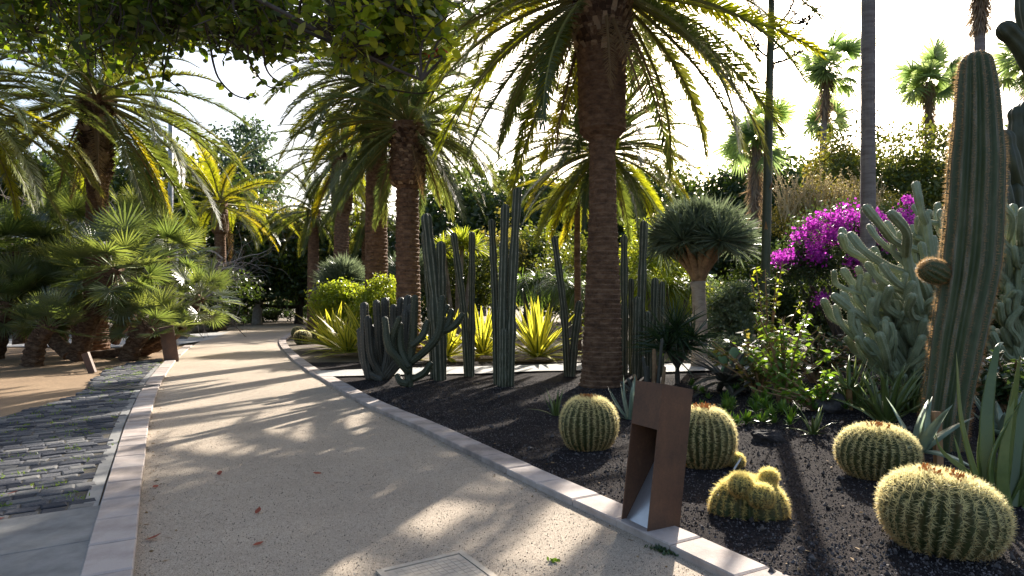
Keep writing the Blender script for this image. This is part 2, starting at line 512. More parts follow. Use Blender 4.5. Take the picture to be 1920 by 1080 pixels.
# cacti
def cactus_mat(name, c0, c1, c2, scale=5, rough=.55):
    return surf_mat(name, [c0, c1, c2], scale, 7, rough, .25, 45, stretch=(1, 1, .6), spec=.35, dist=.01)
M_COLCACT = cactus_mat('column_cactus', (.028, .033, .018), (.045, .050, .027), (.070, .074, .042))
M_GREYCACT = cactus_mat('grey_cactus', (.038, .036, .027), (.058, .054, .042), (.09, .082, .065))
M_GIANT = cactus_mat('giant_cactus', (.036, .052, .020), (.058, .076, .032), (.095, .105, .055), 4)
M_FINGER = cactus_mat('finger_cactus', (.15, .18, .105), (.23, .26, .16), (.33, .36, .24))
M_CREST = surf_mat('rib_crest', [(.10, .095, .06), (.17, .16, .11), (.26, .24, .18)], 9, 7, .7, .4, 60, dist=.01)
M_CRESTG = surf_mat('giant_rib_crest', [(.075, .075, .042), (.12, .115, .072), (.20, .185, .14)], 8, 8, .7, .5, 60, stretch=(1, 1, .35), dist=.01)
M_OPUNTIA = cactus_mat('prickly_pear', (.08, .14, .06), (.13, .20, .09), (.18, .25, .12))
M_BARREL = cactus_mat('barrel_body', (.030, .042, .014), (.055, .062, .020), (.12, .085, .035), 7)
M_CORK = surf_mat('cork_base', [(.12, .06, .025), (.24, .13, .055), (.34, .22, .10)], 8, 7, .9, .5, 40)

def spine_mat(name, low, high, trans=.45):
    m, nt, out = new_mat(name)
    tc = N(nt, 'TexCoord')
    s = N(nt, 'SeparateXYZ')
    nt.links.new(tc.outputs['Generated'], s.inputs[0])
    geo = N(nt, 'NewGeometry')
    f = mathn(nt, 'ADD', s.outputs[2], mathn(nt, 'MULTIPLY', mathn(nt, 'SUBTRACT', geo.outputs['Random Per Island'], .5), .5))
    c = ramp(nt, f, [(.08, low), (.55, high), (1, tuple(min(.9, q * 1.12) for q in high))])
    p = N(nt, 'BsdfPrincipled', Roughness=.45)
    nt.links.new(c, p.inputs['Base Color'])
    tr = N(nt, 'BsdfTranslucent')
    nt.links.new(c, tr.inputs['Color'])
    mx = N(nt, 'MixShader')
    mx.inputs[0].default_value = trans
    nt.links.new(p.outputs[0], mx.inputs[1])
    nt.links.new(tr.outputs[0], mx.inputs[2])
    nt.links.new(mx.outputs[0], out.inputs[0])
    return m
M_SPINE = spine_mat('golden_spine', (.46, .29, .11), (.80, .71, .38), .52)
M_SPINEP = spine_mat('young_spine', (.50, .30, .09), (.82, .70, .28), .55)
M_SPINEO = spine_mat('orange_spine', (.42, .22, .09), (.46, .30, .15), .6)
M_SPINEW = spine_mat('pale_spine', (.42, .38, .28), (.55, .50, .38))
M_BUD = leaf_mat('dry_bud', [(.30, .11, .035), (.45, .2, .07), (.5, .33, .15)], [(.5, .2, .06), (.6, .35, .12)], .3, .7, .1)

# ------------------------------------------------------------------ ground, path, kerbs, paving
def pline(pxs):
    return np.array([gp(*p) for p in pxs])

KR = np.vstack([[[4.75, -3.3], [2.3, 1.25]], pline([(1345, 1080), (1160, 990), (960, 894), (775, 802), (674, 756), (603, 713), (579, 700), (546, 674), (528, 654), (523, 641), (532, 632), (550, 622), (572, 613)]), [[-14.3, 50.0]]])
KL = np.vstack([[[1.6, -3.1], [-.75, 1.05]], pline([(250, 1080), (262, 950), (272, 860), (283, 780), (305, 715), (335, 672), (362, 648)])])

def resample(pl, step):
    d = np.r_[0, np.cumsum(np.linalg.norm(np.diff(pl, axis=0), axis=1))]
    n = max(2, int(d[-1] / step) + 1)
    fine = spline(np.c_[pl, np.zeros(len(pl))], 800)[:, :2]
    d = np.r_[0, np.cumsum(np.linalg.norm(np.diff(fine, axis=0), axis=1))]
    s = np.linspace(0, d[-1], n)
    return np.c_[np.interp(s, d, fine[:, 0]), np.interp(s, d, fine[:, 1])]

def offset(pl, w):
    t = unit(np.gradient(pl, axis=0))
    return pl + np.c_[t[:, 1], -t[:, 0]] * w        # positive: to the right of the direction of travel

KRs, KLs = resample(KR, .25), resample(KL, .25)
KRo, KLo = offset(KRs, .26), offset(KLs, -.25)      # outer edges

BIG = 700
sheet('ground', [(-BIG, -60), (BIG, -60), (BIG, BIG), (-BIG, BIG)], -.05, M_EARTH)
far = np.array([gp(470, 609.5), gp(430, 614), gp(395, 628)])
path_poly = np.vstack([KRs, far, KLs[::-1]])
sheet('path', path_poly, 0.0, M_PATH)
sheet('side_path', [gp(300, 652), gp(395, 637), gp(430, 622), gp(330, 628), (-40, 30), (-40, 24)], .006, M_PALE)

def noise2(x, y):
    return (np.sin(1.7 * x + .6 * y) * np.sin(1.3 * y - .4 * x + 1) + .5 * np.sin(4.1 * x - 2.2 * y + 2) * np.sin(3.7 * y + 1.1 * x) + .3 * np.sin(9.3 * x + 5 * y) * np.sin(8.1 * y - 4 * x))

def bed_z(x, y):
    m = .16 * np.exp(-(((x - 5.2) / 2.2) ** 2 + ((y - 9.2) / 2.4) ** 2)) + .05 * np.exp(-(((x - 3.4) / 1.3) ** 2 + ((y - 7.2) / 1.2) ** 2))
    return .018 + .012 * noise2(x, y) + m

def grid_bed(name, poly, x0, x1, y0, y1, cell, zf, mat):
    xs, ys = np.arange(x0, x1 + cell, cell), np.arange(y0, y1 + cell, cell)
    X, Y = np.meshgrid(xs, ys)
    cx, cy = X[:-1, :-1] + cell / 2, Y[:-1, :-1] + cell / 2
    keep = inside(poly, cx, cy)
    n = len(xs)
    idx = np.arange(X.size).reshape(X.shape)
    q = np.stack([idx[:-1, :-1], idx[:-1, 1:], idx[1:, 1:], idx[1:, :-1]], -1)[keep]
    used, inv = np.unique(q, return_inverse=True)
    V = np.c_[X.ravel(), Y.ravel(), zf(X.ravel(), Y.ravel())][used]
    g = Geo()
    g.add(V, inv.reshape(q.shape))
    return link(name, g.mesh(name, mat, True), kind='structure')

KRm = offset(KRs, .16)
near = KRm[KRm[:, 1] < 16.2]
bed_poly = np.vstack([near, [[16, 16.2], [16, -3.3]]])
grid_bed('gravel_bed', bed_poly, -6, 16, -3, 16.2, .09, bed_z, M_BLACK)
farb = KRm[KRm[:, 1] > 15.6]
sheet('far_bed', np.vstack([farb, [[60, 60], [60, 15.6]]]), -.012, M_EARTH)
g2 = [gp(600, 711), gp(760, 707), gp(900, 705), gp(1010, 700), gp(1090, 699), gp(1190, 704), gp(1300, 700), gp(1420, 697), (12, 14.2), (12, 15.6), gp(1420, 686), gp(1300, 684), gp(1190, 688), gp(1090, 685), gp(1010, 688), gp(900, 691), gp(760, 694), gp(590, 700)]
sheet('cross_path', g2, .055, M_PALE)
KLm = offset(KLs, -.14)
sand_poly = np.vstack([KLm[(KLm[:, 1] > 3.0)], [[-13.5, 24], [-60, 24], [-60, 3.0]]])
def sand_z(x, y):
    return -.030 + .012 * noise2(x * .8, y * .8)
grid_bed('sandy_bed', sand_poly, -30, -2, 3, 24, .2, sand_z, M_SAND)
sheet('far_soil', [(-60, 23.8), (-13.4, 23.8), gp(330, 628), gp(430, 613), gp(620, 605), (-14, 62), (-60, 62)], -.02, M_EARTH)

def chamfer_stone(quad, z0, z1, c=.008):
    """a laid stone: four plan corners, a chamfered top"""
    q = np.asarray(quad, float)
    m = q.mean(0)
    inn = m + (q - m) * (1 - c * 2 / np.linalg.norm(q - m, axis=1, keepdims=True))
    v = np.vstack([np.c_[q, np.full(4, z0)], np.c_[q, np.full(4, z1 - c)], np.c_[inn, np.full(4, z1)]])
    f = [[8, 9, 10, 11]]
    for a in (0, 4):
        f += [[a + i, a + (i + 1) % 4, a + 4 + (i + 1) % 4, a + 4 + i] for i in range(4)]
    return v, f

def kerb(name, inner, outer, pitch, z1):
    root = bpy.data.objects.new(name, None)
    COL.objects.link(root)
    root['kind'] = 'structure'
    step = max(1, int(round(pitch / .25)))
    for i in range(0, len(inner) - step, step):
        a, b, c, d = inner[i], inner[i + step], outer[i + step], outer[i]
        m = (a + b + c + d) / 4
        if m[1] < 1.5 or m[1] > 44:
            continue
        q = np.array([a, b, c, d])
        t = unit(b - a) * .004
        q = q + np.array([t, -t, -t, t]) + rng.normal(0, .0015, (4, 2))
        if np.cross(q[1] - q[0], q[2] - q[1]) < 0:
            q = q[::-1]
        g = Geo()
        dz = rng.normal(0, .002)
        g.add(*chamfer_stone(q - m, -.06, z1 + dz))
        link('kerb_stone', g.mesh('kerb_stone', M_KERB), root, (m[0], m[1], 0))
kerb('kerb_right', KRs, KRo, .5, .05)
kerb('kerb_left', KLs, KLo, .5, .045)

# ---- basalt setts left of the path, a smooth strip beside the kerb, slabs in front
strip_o = offset(KLs, -.36)
edge_px = [(300, 674), (250, 681), (205, 694), (175, 716), (160, 738), (120, 752), (60, 768), (0, 786)]
sett_edge = pline(edge_px)
RA = R(33)
UU, VV = np.array([math.cos(RA), math.sin(RA)]), np.array([-math.sin(RA), math.cos(RA)])
Q0 = gp(186, 957)                                   # where the setts end at the slabs, beside the kerb
ks = strip_o[(strip_o[:, 1] > Q0[1] + .06) & (strip_o[:, 1] < 16.5)]
sett_poly = np.vstack([Q0 + UU * .06, ks, sett_edge, [[-8.2, 8.0], [-8.0, 5.0]], [Q0 - UU * 5.5]])
cob = sheet('cobble_paving', sett_poly, .024, M_JOINT)
var = []
for k in range(8):
    g = Geo()
    hx, hy = .5, .5
    q = np.array([[-hx, -hy], [hx, -hy], [hx, hy], [-hx, hy]]) + rng.normal(0, .045, (4, 2))
    v, f = chamfer_stone(q, -.05, .0, .06)
    v[:4, 2] = -.04
    v[4:8, 2] = -.006
    v[8:, 2] = rng.normal(0, .0018, 4)
    g.add(v, f)
    var.append((v, f, g.mesh('sett', M_SETT)))
cand = []
tv = .085
while tv < 16:
    h = .135 * rng.uniform(.88, 1.1)
    tu = -9.0 + rng.uniform(0, .2)
    while tu < 9.5:
        w = rng.uniform(.14, .225)
        p = Q0 + UU * (tu + w / 2) + VV * (tv + .02 * math.sin(tu * 2.1))
        cand.append((p[0], p[1], w, h))
        tu += w
    tv += h
cand = np.array(cand)
pxc = CX + cand[:, 0] / np.maximum(cand[:, 1], .1) * F_PX
ok = inside(sett_poly, cand[:, 0], cand[:, 1]) & (pxc > -60)
grate_c = np.append(gp(235, 730), 0)
ok &= ~((abs(cand[:, 0] - grate_c[0]) < .48) & (abs(cand[:, 1] - grate_c[1]) < .36))
cand = cand[ok]
cand = cand[np.argsort(cand[:, 1])]
rest = Geo()
for i, (x, y, w, h) in enumerate(cand):
    v, f, me = var[rng.integers(8)]
    z = .034 + rng.normal(0, .003)
    if i < 300:
        link('sett', me, cob, (x, y, z), (rng.normal(0, .008), rng.normal(0, .008), RA + rng.normal(0, .02)), (w - .009, h - .010, 1))
    else:
        vv = v * [w - .009, h - .010, 1]
        rest.add(np.c_[vv[:, :2] @ np.array([UU, VV]), vv[:, 2]] + [x, y, z], f)
if rest.n:
    link('sett_field', rest.mesh('sett_field', M_SETT), cob, kind='stuff')
# concrete strip between kerb and setts
g = Geo()
a, b = offset(KLs, -.262), strip_o
sel = (KLs[:, 1] > 2.0) & (KLs[:, 1] < 15.5)
a, b = a[sel], b[sel]
n = len(a)
g.add(np.vstack([np.c_[a, np.full(n, .032)], np.c_[b, np.full(n, .030)]]), [[i, i + 1, n + i + 1, n + i] for i in range(n - 1)])
link('edging_strip', g.mesh('edging_strip', M_SLAB), kind='structure')
slabs = bpy.data.objects.new('slab_paving', None)
COL.objects.link(slabs)
slabs['kind'] = 'structure'
for r_ in range(4):
    for k in range(5):
        u1, v1 = .02 - k * .9 + (.03 if k == 0 else 0), -r_ * .78
        q = np.array([Q0 + UU * (u1 - .894) + VV * (v1 - .774), Q0 + UU * u1 + VV * (v1 - .774), Q0 + UU * u1 + VV * v1, Q0 + UU * (u1 - .894) + VV * v1])
        m = q.mean(0)
        if m[1] < 1.2:
            continue
        g = Geo()
        g.add(*chamfer_stone(q - m, -.05, .036 + rng.normal(0, .002), .005))
        link('slab', g.mesh('slab', M_SLAB), slabs, (m[0], m[1], 0))
# weeds between the setts
g = Geo()
pts = cand[rng.integers(0, len(cand), 160)]
P = np.c_[pts[:, 0] + rng.normal(0, .06, 160), pts[:, 1] + pts[:, 3] / 2, np.full(160, .028)]
P = np.repeat(P, 10, 0) + np.c_[rng.normal(0, .03, (1600, 2)), np.zeros(1600)]
blades(g, P, rand_dirs(1600, .35, 1), rand_dirs(1600), rng.uniform(.015, .045, 1600), .008, (1, .8, 0))
link('paving_weeds', g.mesh('paving_weeds', M_GRASS), kind='stuff')['label'] = 'tiny green weeds in the joints of the dark cobbles'

# drain grate in the setts
t = thing('drain_grate', 'dark slotted drain grate set in the cobbles by the left kerb', 'drain grate', (grate_c[0], grate_c[1], 0), rotz=R(4))
g = Geo()
for lo, hi in (((-.42, -.3, .005), (-.36, .3, .047)), ((.36, -.3, .005), (.42, .3, .047)), ((-.36, -.3, .005), (.36, -.24, .047)), ((-.36, .24, .005), (.36, .3, .047))):
    box(g, lo, hi)
link('frame', g.mesh('frame', M_IRON), t)
g = Geo()
box(g, (-.035, -.24, -.02), (.035, .24, .044))
bar = g.mesh('bar', M_IRON)
for k in range(6):
    link('bar', bar, t, (-.3 + k * .12, 0, 0))
# inspection cover in the path
c0 = (gp(850, 1035) + np.array([-.035, -.37]))
t = thing('inspection_cover', 'pale square inspection cover with studded tread in the sandy path', 'cover', (c0[0], c0[1], 0), rotz=R(32))
g = Geo()
H = .235
for lo, hi in (((-H - .035, -H - .035, -.02), (-H, H + .035, .012)), ((H, -H - .035, -.02), (H + .035, H + .035, .012)), ((-H, -H - .035, -.02), (H, -H, .012)), ((-H, H, -.02), (H, H + .035, .012))):
    box(g, lo, hi)
link('rim', g.mesh('rim', M_COVER), t)
g = Geo()
box(g, (-H + .004, -H + .004, -.02), (H - .004, H - .004, .007))
lid = link('lid', g.mesh('lid', M_COVER), t)
g = Geo()
for i in range(11):
    for j in range(11):
        if (i in (0, 10)) and (j in (0, 10)):
            continue
        x, y = -H + .03 + i * .041, -H + .03 + j * .041
        box(g, (x - .018, y - .018, .006), (x + .018, y + .018, .0085))
link('tread_studs', g.mesh('tread_studs', M_COVER), lid, kind='stuff')

# loose grains: lapilli on the bed, coarse sand on the path
def grains(name, poly, x0, x1, y0, y1, n, smin, smax, zf, mat, label, power=1.0):
    y = y0 + (y1 - y0) * rng.random(n * 3) ** power
    x = rng.uniform(x0, x1, n * 3)
    px = CX + x / y * F_PX
    k = inside(poly, x, y) & (px < 1990) & (px > -40)
    x, y = x[k][:n], y[k][:n]
    n = len(x)
    s = rng.uniform(smin, smax, (n, 1, 1)) * rng.uniform(.6, 1.3, (n, 1, 3))
    o = np.array([[1, 0, 0], [-1, 0, 0], [0, 1, 0], [0, -1, 0], [0, 0, 1], [0, 0, -1.]])[None] + rng.normal(0, .25, (n, 6, 3))
    v = o * s
    v += np.c_[x, y, zf(x, y) + s[:, 0, 2] * .35][:, None]
    f = np.array([[0, 2, 4], [2, 1, 4], [1, 3, 4], [3, 0, 4], [2, 0, 5], [1, 2, 5], [3, 1, 5], [0, 3, 5]])[None] + (np.arange(n) * 6)[:, None, None]
    g = Geo()
    g.add(v.reshape(-1, 3), f.reshape(-1, 3))
    link(name, g.mesh(name, mat), kind='stuff')['label'] = label
grains('loose_lapilli', offset(KRs, .30)[None][0].tolist() + [[16, 16], [16, -3]], -5, 9, 3.2, 12, 62000, .003, .0085, bed_z, M_GRAIN, 'loose black volcanic gravel lying on the cactus bed', 1.6)
grains('loose_sand', path_poly, -6, 2.5, 3.2, 9, 16000, .0015, .004, lambda x, y: x * 0, M_PGRAIN, 'coarse loose sand grains on the path', 1.7)

# rocks in the bed
def rock(px, py, w, h, label, seed, d=None):
    r = np.random.default_rng(seed)
    p = gp(px, py) if d is None else at(px, py, d)[:2]
    bm = bmesh.new()
    bmesh.ops.create_icosphere(bm, subdivisions=3, radius=1)
    ph = r.uniform(0, TAU, 9)
    for v in bm.verts:
        c = v.co
        k = 1 + .16 * math.sin(3 * c.x + ph[0]) * math.sin(2.4 * c.y + ph[1]) + .12 * math.sin(5 * c.z + ph[2] + 3 * c.x) + .06 * math.sin(9 * c.y + ph[3] + 6 * c.z)
        v.co = Vector((c.x * w * k, c.y * w * .7 * k, c.z * h * k))
    me = bpy.data.meshes.new('rock')
    bm.to_mesh(me)
    bm.free()
    me.materials.append(M_STONE)
    tag(link('rock', me, None, (p[0], p[1], bed_z(p[0], p[1]) + h * .35), (0, 0, r.uniform(0, 6))), label, 'rock', 'lava rocks in the gravel bed')
q = np.random.default_rng(31)
g = Geo()
P = []
while len(P) < 520:
    x, y = q.uniform(-4, 7), 3.2 + 9 * q.random() ** 1.4
    if inside(bed_poly, x, y):
        P.append((x, y, bed_z(x, y) + .012))
sel = (KRs[:, 1] > 3) & (KRs[:, 1] < 14)
for pl, off_, n_ in ((KRs, -.05, 150), (KLs, .05, 170)):
    s_ = pl[(pl[:, 1] > 3) & (pl[:, 1] < 14)]
    o_ = offset(s_, off_)
    for k_ in q.integers(0, len(o_), n_):
        P.append((o_[k_][0] + q.normal(0, .05), o_[k_][1] + q.normal(0, .12), .006))
P = np.array(P)
n_ = len(P)
blades(g, P, rand_dirs(n_, -.1, .25), np.tile([0, 0, 1.], (n_, 1)) + q.normal(0, .4, (n_, 3)), q.uniform(.012, .05, n_), q.uniform(.006, .02, n_), (.3, 1, .7, 0), bend=.2)
link('leaf_litter', g.mesh('leaf_litter', M_LITTER), kind='stuff')['label'] = 'dry brown leaf litter scattered on the bed and along the kerbs'
grains('kerb_grit', path_poly, -6, 2.5, 3.2, 12, 7000, .0015, .0038, lambda x, y: x * 0, M_DGRIT, 'dark grit gathered on the path', 1.5)
grains('bed_pebbles', bed_poly, -4, 8, 3.3, 10, 700, .010, .024, bed_z, M_STONE, 'larger lava pebbles among the black gravel', 1.5)
rock(1440, 838, .17, .09, 'flat brown rock on the gravel below the low green groundcover', 1)
rock(1560, 792, .26, .17, 'dark rounded lava rock left of the upper right barrel cactus', 2)
rock(1352, 812, .09, .05, 'small grey stone beside the rusty bollard barrel cactus', 3)
rock(1645, 775, .16, .09, 'grey rock lying above the upper right barrel cactus', 4)

# ------------------------------------------------------------------ feather palms
def frond_mesh(name, elev, droop, L, lmax, mats, seed, nl=145, vfold=.30, twist=0.0, width=.029):
    r = np.random.default_rng(seed)
    g = Geo()
    K = 22
    s = np.linspace(0, 1, K)
    ang = R(elev) - R(droop) * s ** 1.35
    ds = L / (K - 1)
    x = np.r_[0, np.cumsum(np.cos(ang[:-1]) * ds)]
    z = np.r_[0, np.cumsum(np.sin(ang[:-1]) * ds)]
    yb = r.normal(0, .10) * L * s ** 2
    pts = np.c_[x, yb, z]
    add_tube(g, pts, .038 * (1 - s) ** .8 + .006, 5, mat=1)
    T = unit(np.gradient(pts, axis=0))
    S = np.tile([0., 1, 0], (K, 1))
    S = unit(S - T * np.sum(S * T, 1, keepdims=True))
    U = np.cross(T, S)
    for side in (-1, 1):
        u = np.clip(np.linspace(.13, .995, nl) + r.normal(0, .004, nl), .1, 1)
        i = lambda A: np.stack([np.interp(u, s, A[:, k]) for k in range(3)], 1)
        p, t, sd, up = i(pts), unit(i(T)), unit(i(S)), unit(i(U))
        a = np.interp(u, [0, .2, .7, 1], [R(62), R(52), R(40), R(18)]) + r.normal(0, .07, nl)
        vf = vfold + r.normal(0, .16, nl)
        D = t * np.cos(a)[:, None] + (sd * side * np.cos(vf)[:, None] + up * np.sin(vf)[:, None]) * np.sin(a)[:, None]
        ll = lmax * np.interp(u, [.1, .2, .45, .8, 1], [.40, .85, 1, .80, .50]) * r.uniform(.86, 1.1, nl)
        blades(g, p, D, up, ll, width * np.interp(u, [0, .5, 1], [.8, 1, .7]), (.7, 1, .55, 0), bend=.02, sag=.05 + .08 * r.random(nl))
    return g.mesh(name, mats)

ELEVS = [84, 70, 55, 40, 24, 8, -8, -26, -48]
DROOP = [38, 52, 62, 66, 66, 64, 56, 46, 30]
FRONDS = [[frond_mesh('frond', e, d, 3.8, .46, [M_FROND, M_RACHIS], 10 * i + k) for k in range(2)] for i, (e, d) in enumerate(zip(ELEVS, DROOP))]
DEADFR = [frond_mesh('dead_frond', -62, 20, 2.6, .34, [M_DEADF, M_DEADF], 700 + k, nl=40, width=.02) for k in range(2)]

def palm_trunk(g, base, top, prof, rowh, nsc, rough=.05, seed=0, mat=0):
    """prof: list of (height fraction, radius); leaf scars stand out as rows of overlapping scales"""
    r = np.random.default_rng(seed)
    base, top = np.asarray(base, float), np.asarray(top, float)
    Lz = np.linalg.norm(top - base)
    k = int(Lz / (rowh / 4)) + 1
    s = np.linspace(0, 1, k)
    pts = base + (top - base) * s[:, None]
    sway = .02 * Lz
    pts[:, 0] += sway * np.sin(s * 3.1 + seed) * s * (1 - s)
    rad = np.interp(s, [p[0] for p in prof], [p[1] for p in prof])
    n = nsc * 4
    a = np.arange(n) / n
    v = s * Lz / rowh
    fl = np.floor(v)[:, None]
    fr = (v - np.floor(v))[:, None]
    u = a[None] * nsc + .5 * (fl % 2)
    fu = np.abs((u % 1) - .5) * 2
    rnd = np.sin(fl * 12.9898 + np.floor(u) * 78.233) * 43758.5453
    rnd = rnd - np.floor(rnd)
    shape = 1 + rough * (fr * 1.0 - .5 - .5 * fu ** 2 + (rnd - .5) * .7) + .015 * np.sin(a[None] * TAU * 3 + s[:, None] * 9)
    add_tube(g, pts, rad, n, shape, mat)
    return pts

def boots(g, ctr, z0, z1, r0, r1, rows, per, ln, wd, out=.55, mat=0, seed=0):
    """stubs of cut fronds in a spiral round the head of the trunk"""
    r = np.random.default_rng(seed)
    P, D, U = [], [], []
    for i in range(rows):
        q = i / max(1, rows - 1)
        z, rr = z0 + (z1 - z0) * q, r0 + (r1 - r0) * q
        for k in range(per):
            a = (k + .5 * (i % 2)) / per * TAU + r.normal(0, .06)
            o = np.array([math.cos(a), math.sin(a), 0])
            P.append(np.asarray(ctr) * [1, 1, 0] + o * rr * .9 + [0, 0, z])
            D.append(o * (out + r.normal(0, .1)) + np.array([0, 0, 1]))
            U.append(o)
    n = len(P)
    blades(g, P, D, U, ln * r.uniform(.7, 1.25, n), wd * r.uniform(.8, 1.15, n), (1, .95, .75), bend=-.12, thick=.45, mat=mat)

def feather_palm(label, base, zc, prof, rowh=.10, nsc=14, n=46, scale=1.0, mat=None, group='feather palms of the garden', lean=(0, 0), boot=None, dead=3, emin=-48, emax=84, seed=0, rough=.05, az0=0.0, spread=.2, fibre=None, skip=None):
    r = np.random.default_rng(900 + seed)
    t = thing('date_palm', label, 'palm', (base[0], base[1], 0), group)
    c = np.array([lean[0], lean[1], zc])
    g = Geo()
    palm_trunk(g, (0, 0, -.1), c, prof, rowh, nsc, rough, seed)
    link('trunk', g.mesh('trunk', M_PALMBARK), t)
    if boot:
        g = Geo()
        boots(g, c, **boot, seed=seed)
        link('leaf_boots', g.mesh('leaf_boots', M_BOOT), t, kind='stuff')
    for i in range(n):
        q = (i + .5) / n
        e = emax + (emin - emax) * q ** .85 + r.normal(0, 5)
        k = int(np.argmin([abs(e - x) for x in ELEVS]))
        a = i * 2.39996 + az0 + r.normal(0, .12)
        me = FRONDS[k][r.integers(2)]
        if skip and skip(a % TAU, ELEVS[k]):
            continue
        off = spread * (0.3 + .7 * q) * scale
        o = link('frond', me, t, (c[0] + off * math.cos(a), c[1] + off * math.sin(a), c[2] - .5 * scale * q + .25 * scale),
                 (r.normal(0, .18), -R(e - ELEVS[k]), a), scale * r.uniform(.88, 1.1))
        if mat:
            o.material_slots[0].link = 'OBJECT'
            o.material_slots[0].material = mat
        elif q > .55 and r.random() < .38:
            o.material_slots[0].link = 'OBJECT'
            o.material_slots[0].material = M_FRONDY
    for i in range(dead):
        a = r.uniform(0, TAU)
        link('dead_frond', DEADFR[i % 2], t, (c[0] + .28 * scale * math.cos(a), c[1] + .28 * scale * math.sin(a), c[2] - .45 * scale), (r.normal(0, .1), r.normal(0, .1), a), scale * r.uniform(.7, 1))
    return t

def px2(px, d):
    return ((px - CX) / F_PX * d, d)

k = 11.3 / F_PX
zt = lambda py, d: EYE + (HY - py) / F_PX * d
ztop = zt(-25, 11.3)
fr = lambda py: (zt(py, 11.3) + .1) / (ztop + .1)
feather_palm('large date palm with thick dark trunk and swollen neck, nearest to the path', px2(1127, 11.3), ztop,
             [(0, 44 * k), (fr(700), 39 * k), (fr(600), 35 * k), (fr(500), 31 * k), (fr(400), 26.5 * k), (fr(290), 24.5 * k), (fr(264), 26 * k), (fr(246), 43 * k), (fr(210), 44 * k), (fr(130), 45 * k), (fr(100), 48 * k), (fr(60), 52 * k), (1, 46 * k)],
             rowh=.085, nsc=18, n=112, scale=1.0, lean=(.02, 0), rough=.09, dead=5, seed=1, spread=.42, emin=-44, skip=lambda a, e: e < 20 and abs(a - 4.71) < .6,
             boot=dict(z0=zt(108, 11.3), z1=zt(-20, 11.3), r0=50 * k, r1=56 * k, rows=13, per=19, ln=.17, wd=.115, out=.55))
def std(dpx, d, ztop_, neck, bulge=1.25, nb=.10):
    kk = d / F_PX / 2
    w = dpx * kk
    return [(0, w * 1.25), (.12, w * 1.08), (.5, w), (neck, w * .95), (neck + .03, w * bulge), (min(.995, neck + nb), w * bulge * 1.05), (1, w * bulge * .9)]
d = 17.0
z = zt(232, d)
feather_palm('date palm with pineapple-like scaly neck and drooping grey-green fronds', px2(765, d), z, std(44, d, z, (zt(352, d)) / z, 1.45, .05), rowh=.12, nsc=14, n=84, scale=.84, mat=M_FRONDD, seed=2, skip=lambda a, e: e < 0 and abs(a - 4.71) < .55, rough=.12, spread=.3,
             boot=dict(z0=zt(350, d), z1=zt(255, d), r0=.44, r1=.46, rows=11, per=17, ln=.13, wd=.13, out=.9), dead=4)
d = 19.5
z = zt(148, d)
feather_palm('tall date palm with bright crown directly left of the scaly-necked palm', px2(708, d), z, std(41, d, z, .80, 1.2), rowh=.11, nsc=14, n=80, scale=.95, seed=3, rough=.10, spread=.3,
             boot=dict(z0=z - 1.2, z1=z - .1, r0=.4, r1=.45, rows=6, per=14, ln=.2, wd=.14, out=.6))
d = 33.0
z = zt(295, d)
feather_palm('slimmer date palm with bulging neck, farthest left of the three central trunks', px2(641, d), z, std(28, d, z, zt(400, d) / z, 1.35, .12), rowh=.14, nsc=12, n=60, scale=1.02, seed=4, rough=.12, spread=.3,
             boot=dict(z0=z - 2.4, z1=z - .1, r0=.5, r1=.54, rows=9, per=12, ln=.25, wd=.2, out=.6))
d = 18.6
z = zt(185, d)
feather_palm('date palm at left with rough trunk above the bushy fan palms', px2(181, d), z, std(38, d, z, zt(345, d) / z, 1.22, .08), rowh=.11, nsc=14, n=64, scale=1.15, seed=5, rough=.13, spread=.34, dead=6, emax=70, emin=-46, skip=lambda a, e: e < -5 and abs(a - 4.9) < .5,
             boot=dict(z0=zt(330, d), z1=zt(195, d), r0=.38, r1=.44, rows=13, per=14, ln=.2, wd=.15, out=.7))
d = 14.2
z = zt(165, d)
feather_palm('date palm outside the left edge whose fronds hang into the picture', px2(-95, d), z, std(46, d, z, .8, 1.2), rowh=.14, nsc=12, n=60, scale=.92, seed=12, emin=-46)
d = 36.0
z = zt(380, d)
feather_palm('young bright yellow-green date palm behind the lamp post', px2(412, d), z, std(20, d, z, .75, 1.5), rowh=.14, nsc=12, n=40, scale=1.15, mat=M_FRONDY, seed=6, dead=2, emin=-20, emax=80)
d = 16.6
z = zt(280, d)
feather_palm('date palm standing straight behind the large near palm', px2(1133, d), z, std(26, d, z, .8, 1.3), rowh=.14, nsc=12, n=92, scale=.74, seed=7, emin=-42, dead=3)
d = 19.0
z = zt(372, d)
feather_palm('small yellowish palm with slender stem just left of the large trunk', px2(1083, d), z, [(0, .12), (.5, .10), (.95, .09), (1, .08)], rowh=.2, nsc=8, n=20, scale=.50, mat=M_FRONDY, seed=8, dead=2, emin=-45, emax=70)
d = 38.0
z = zt(398, d)
feather_palm('dark date palm in the background seen between the central trunks', px2(690, d), z, [(0, .4), (.8, .35), (1, .45)], rowh=.3, nsc=10, n=40, scale=.95, seed=9, dead=0)
d = 36.0
z = zt(395, d)
feather_palm('distant date palm above the rounded tree left of the central palms', px2(588, d), z, [(0, .35), (.8, .3), (1, .4)], rowh=.3, nsc=10, n=40, scale=.85, mat=M_FROND, seed=10, dead=0)

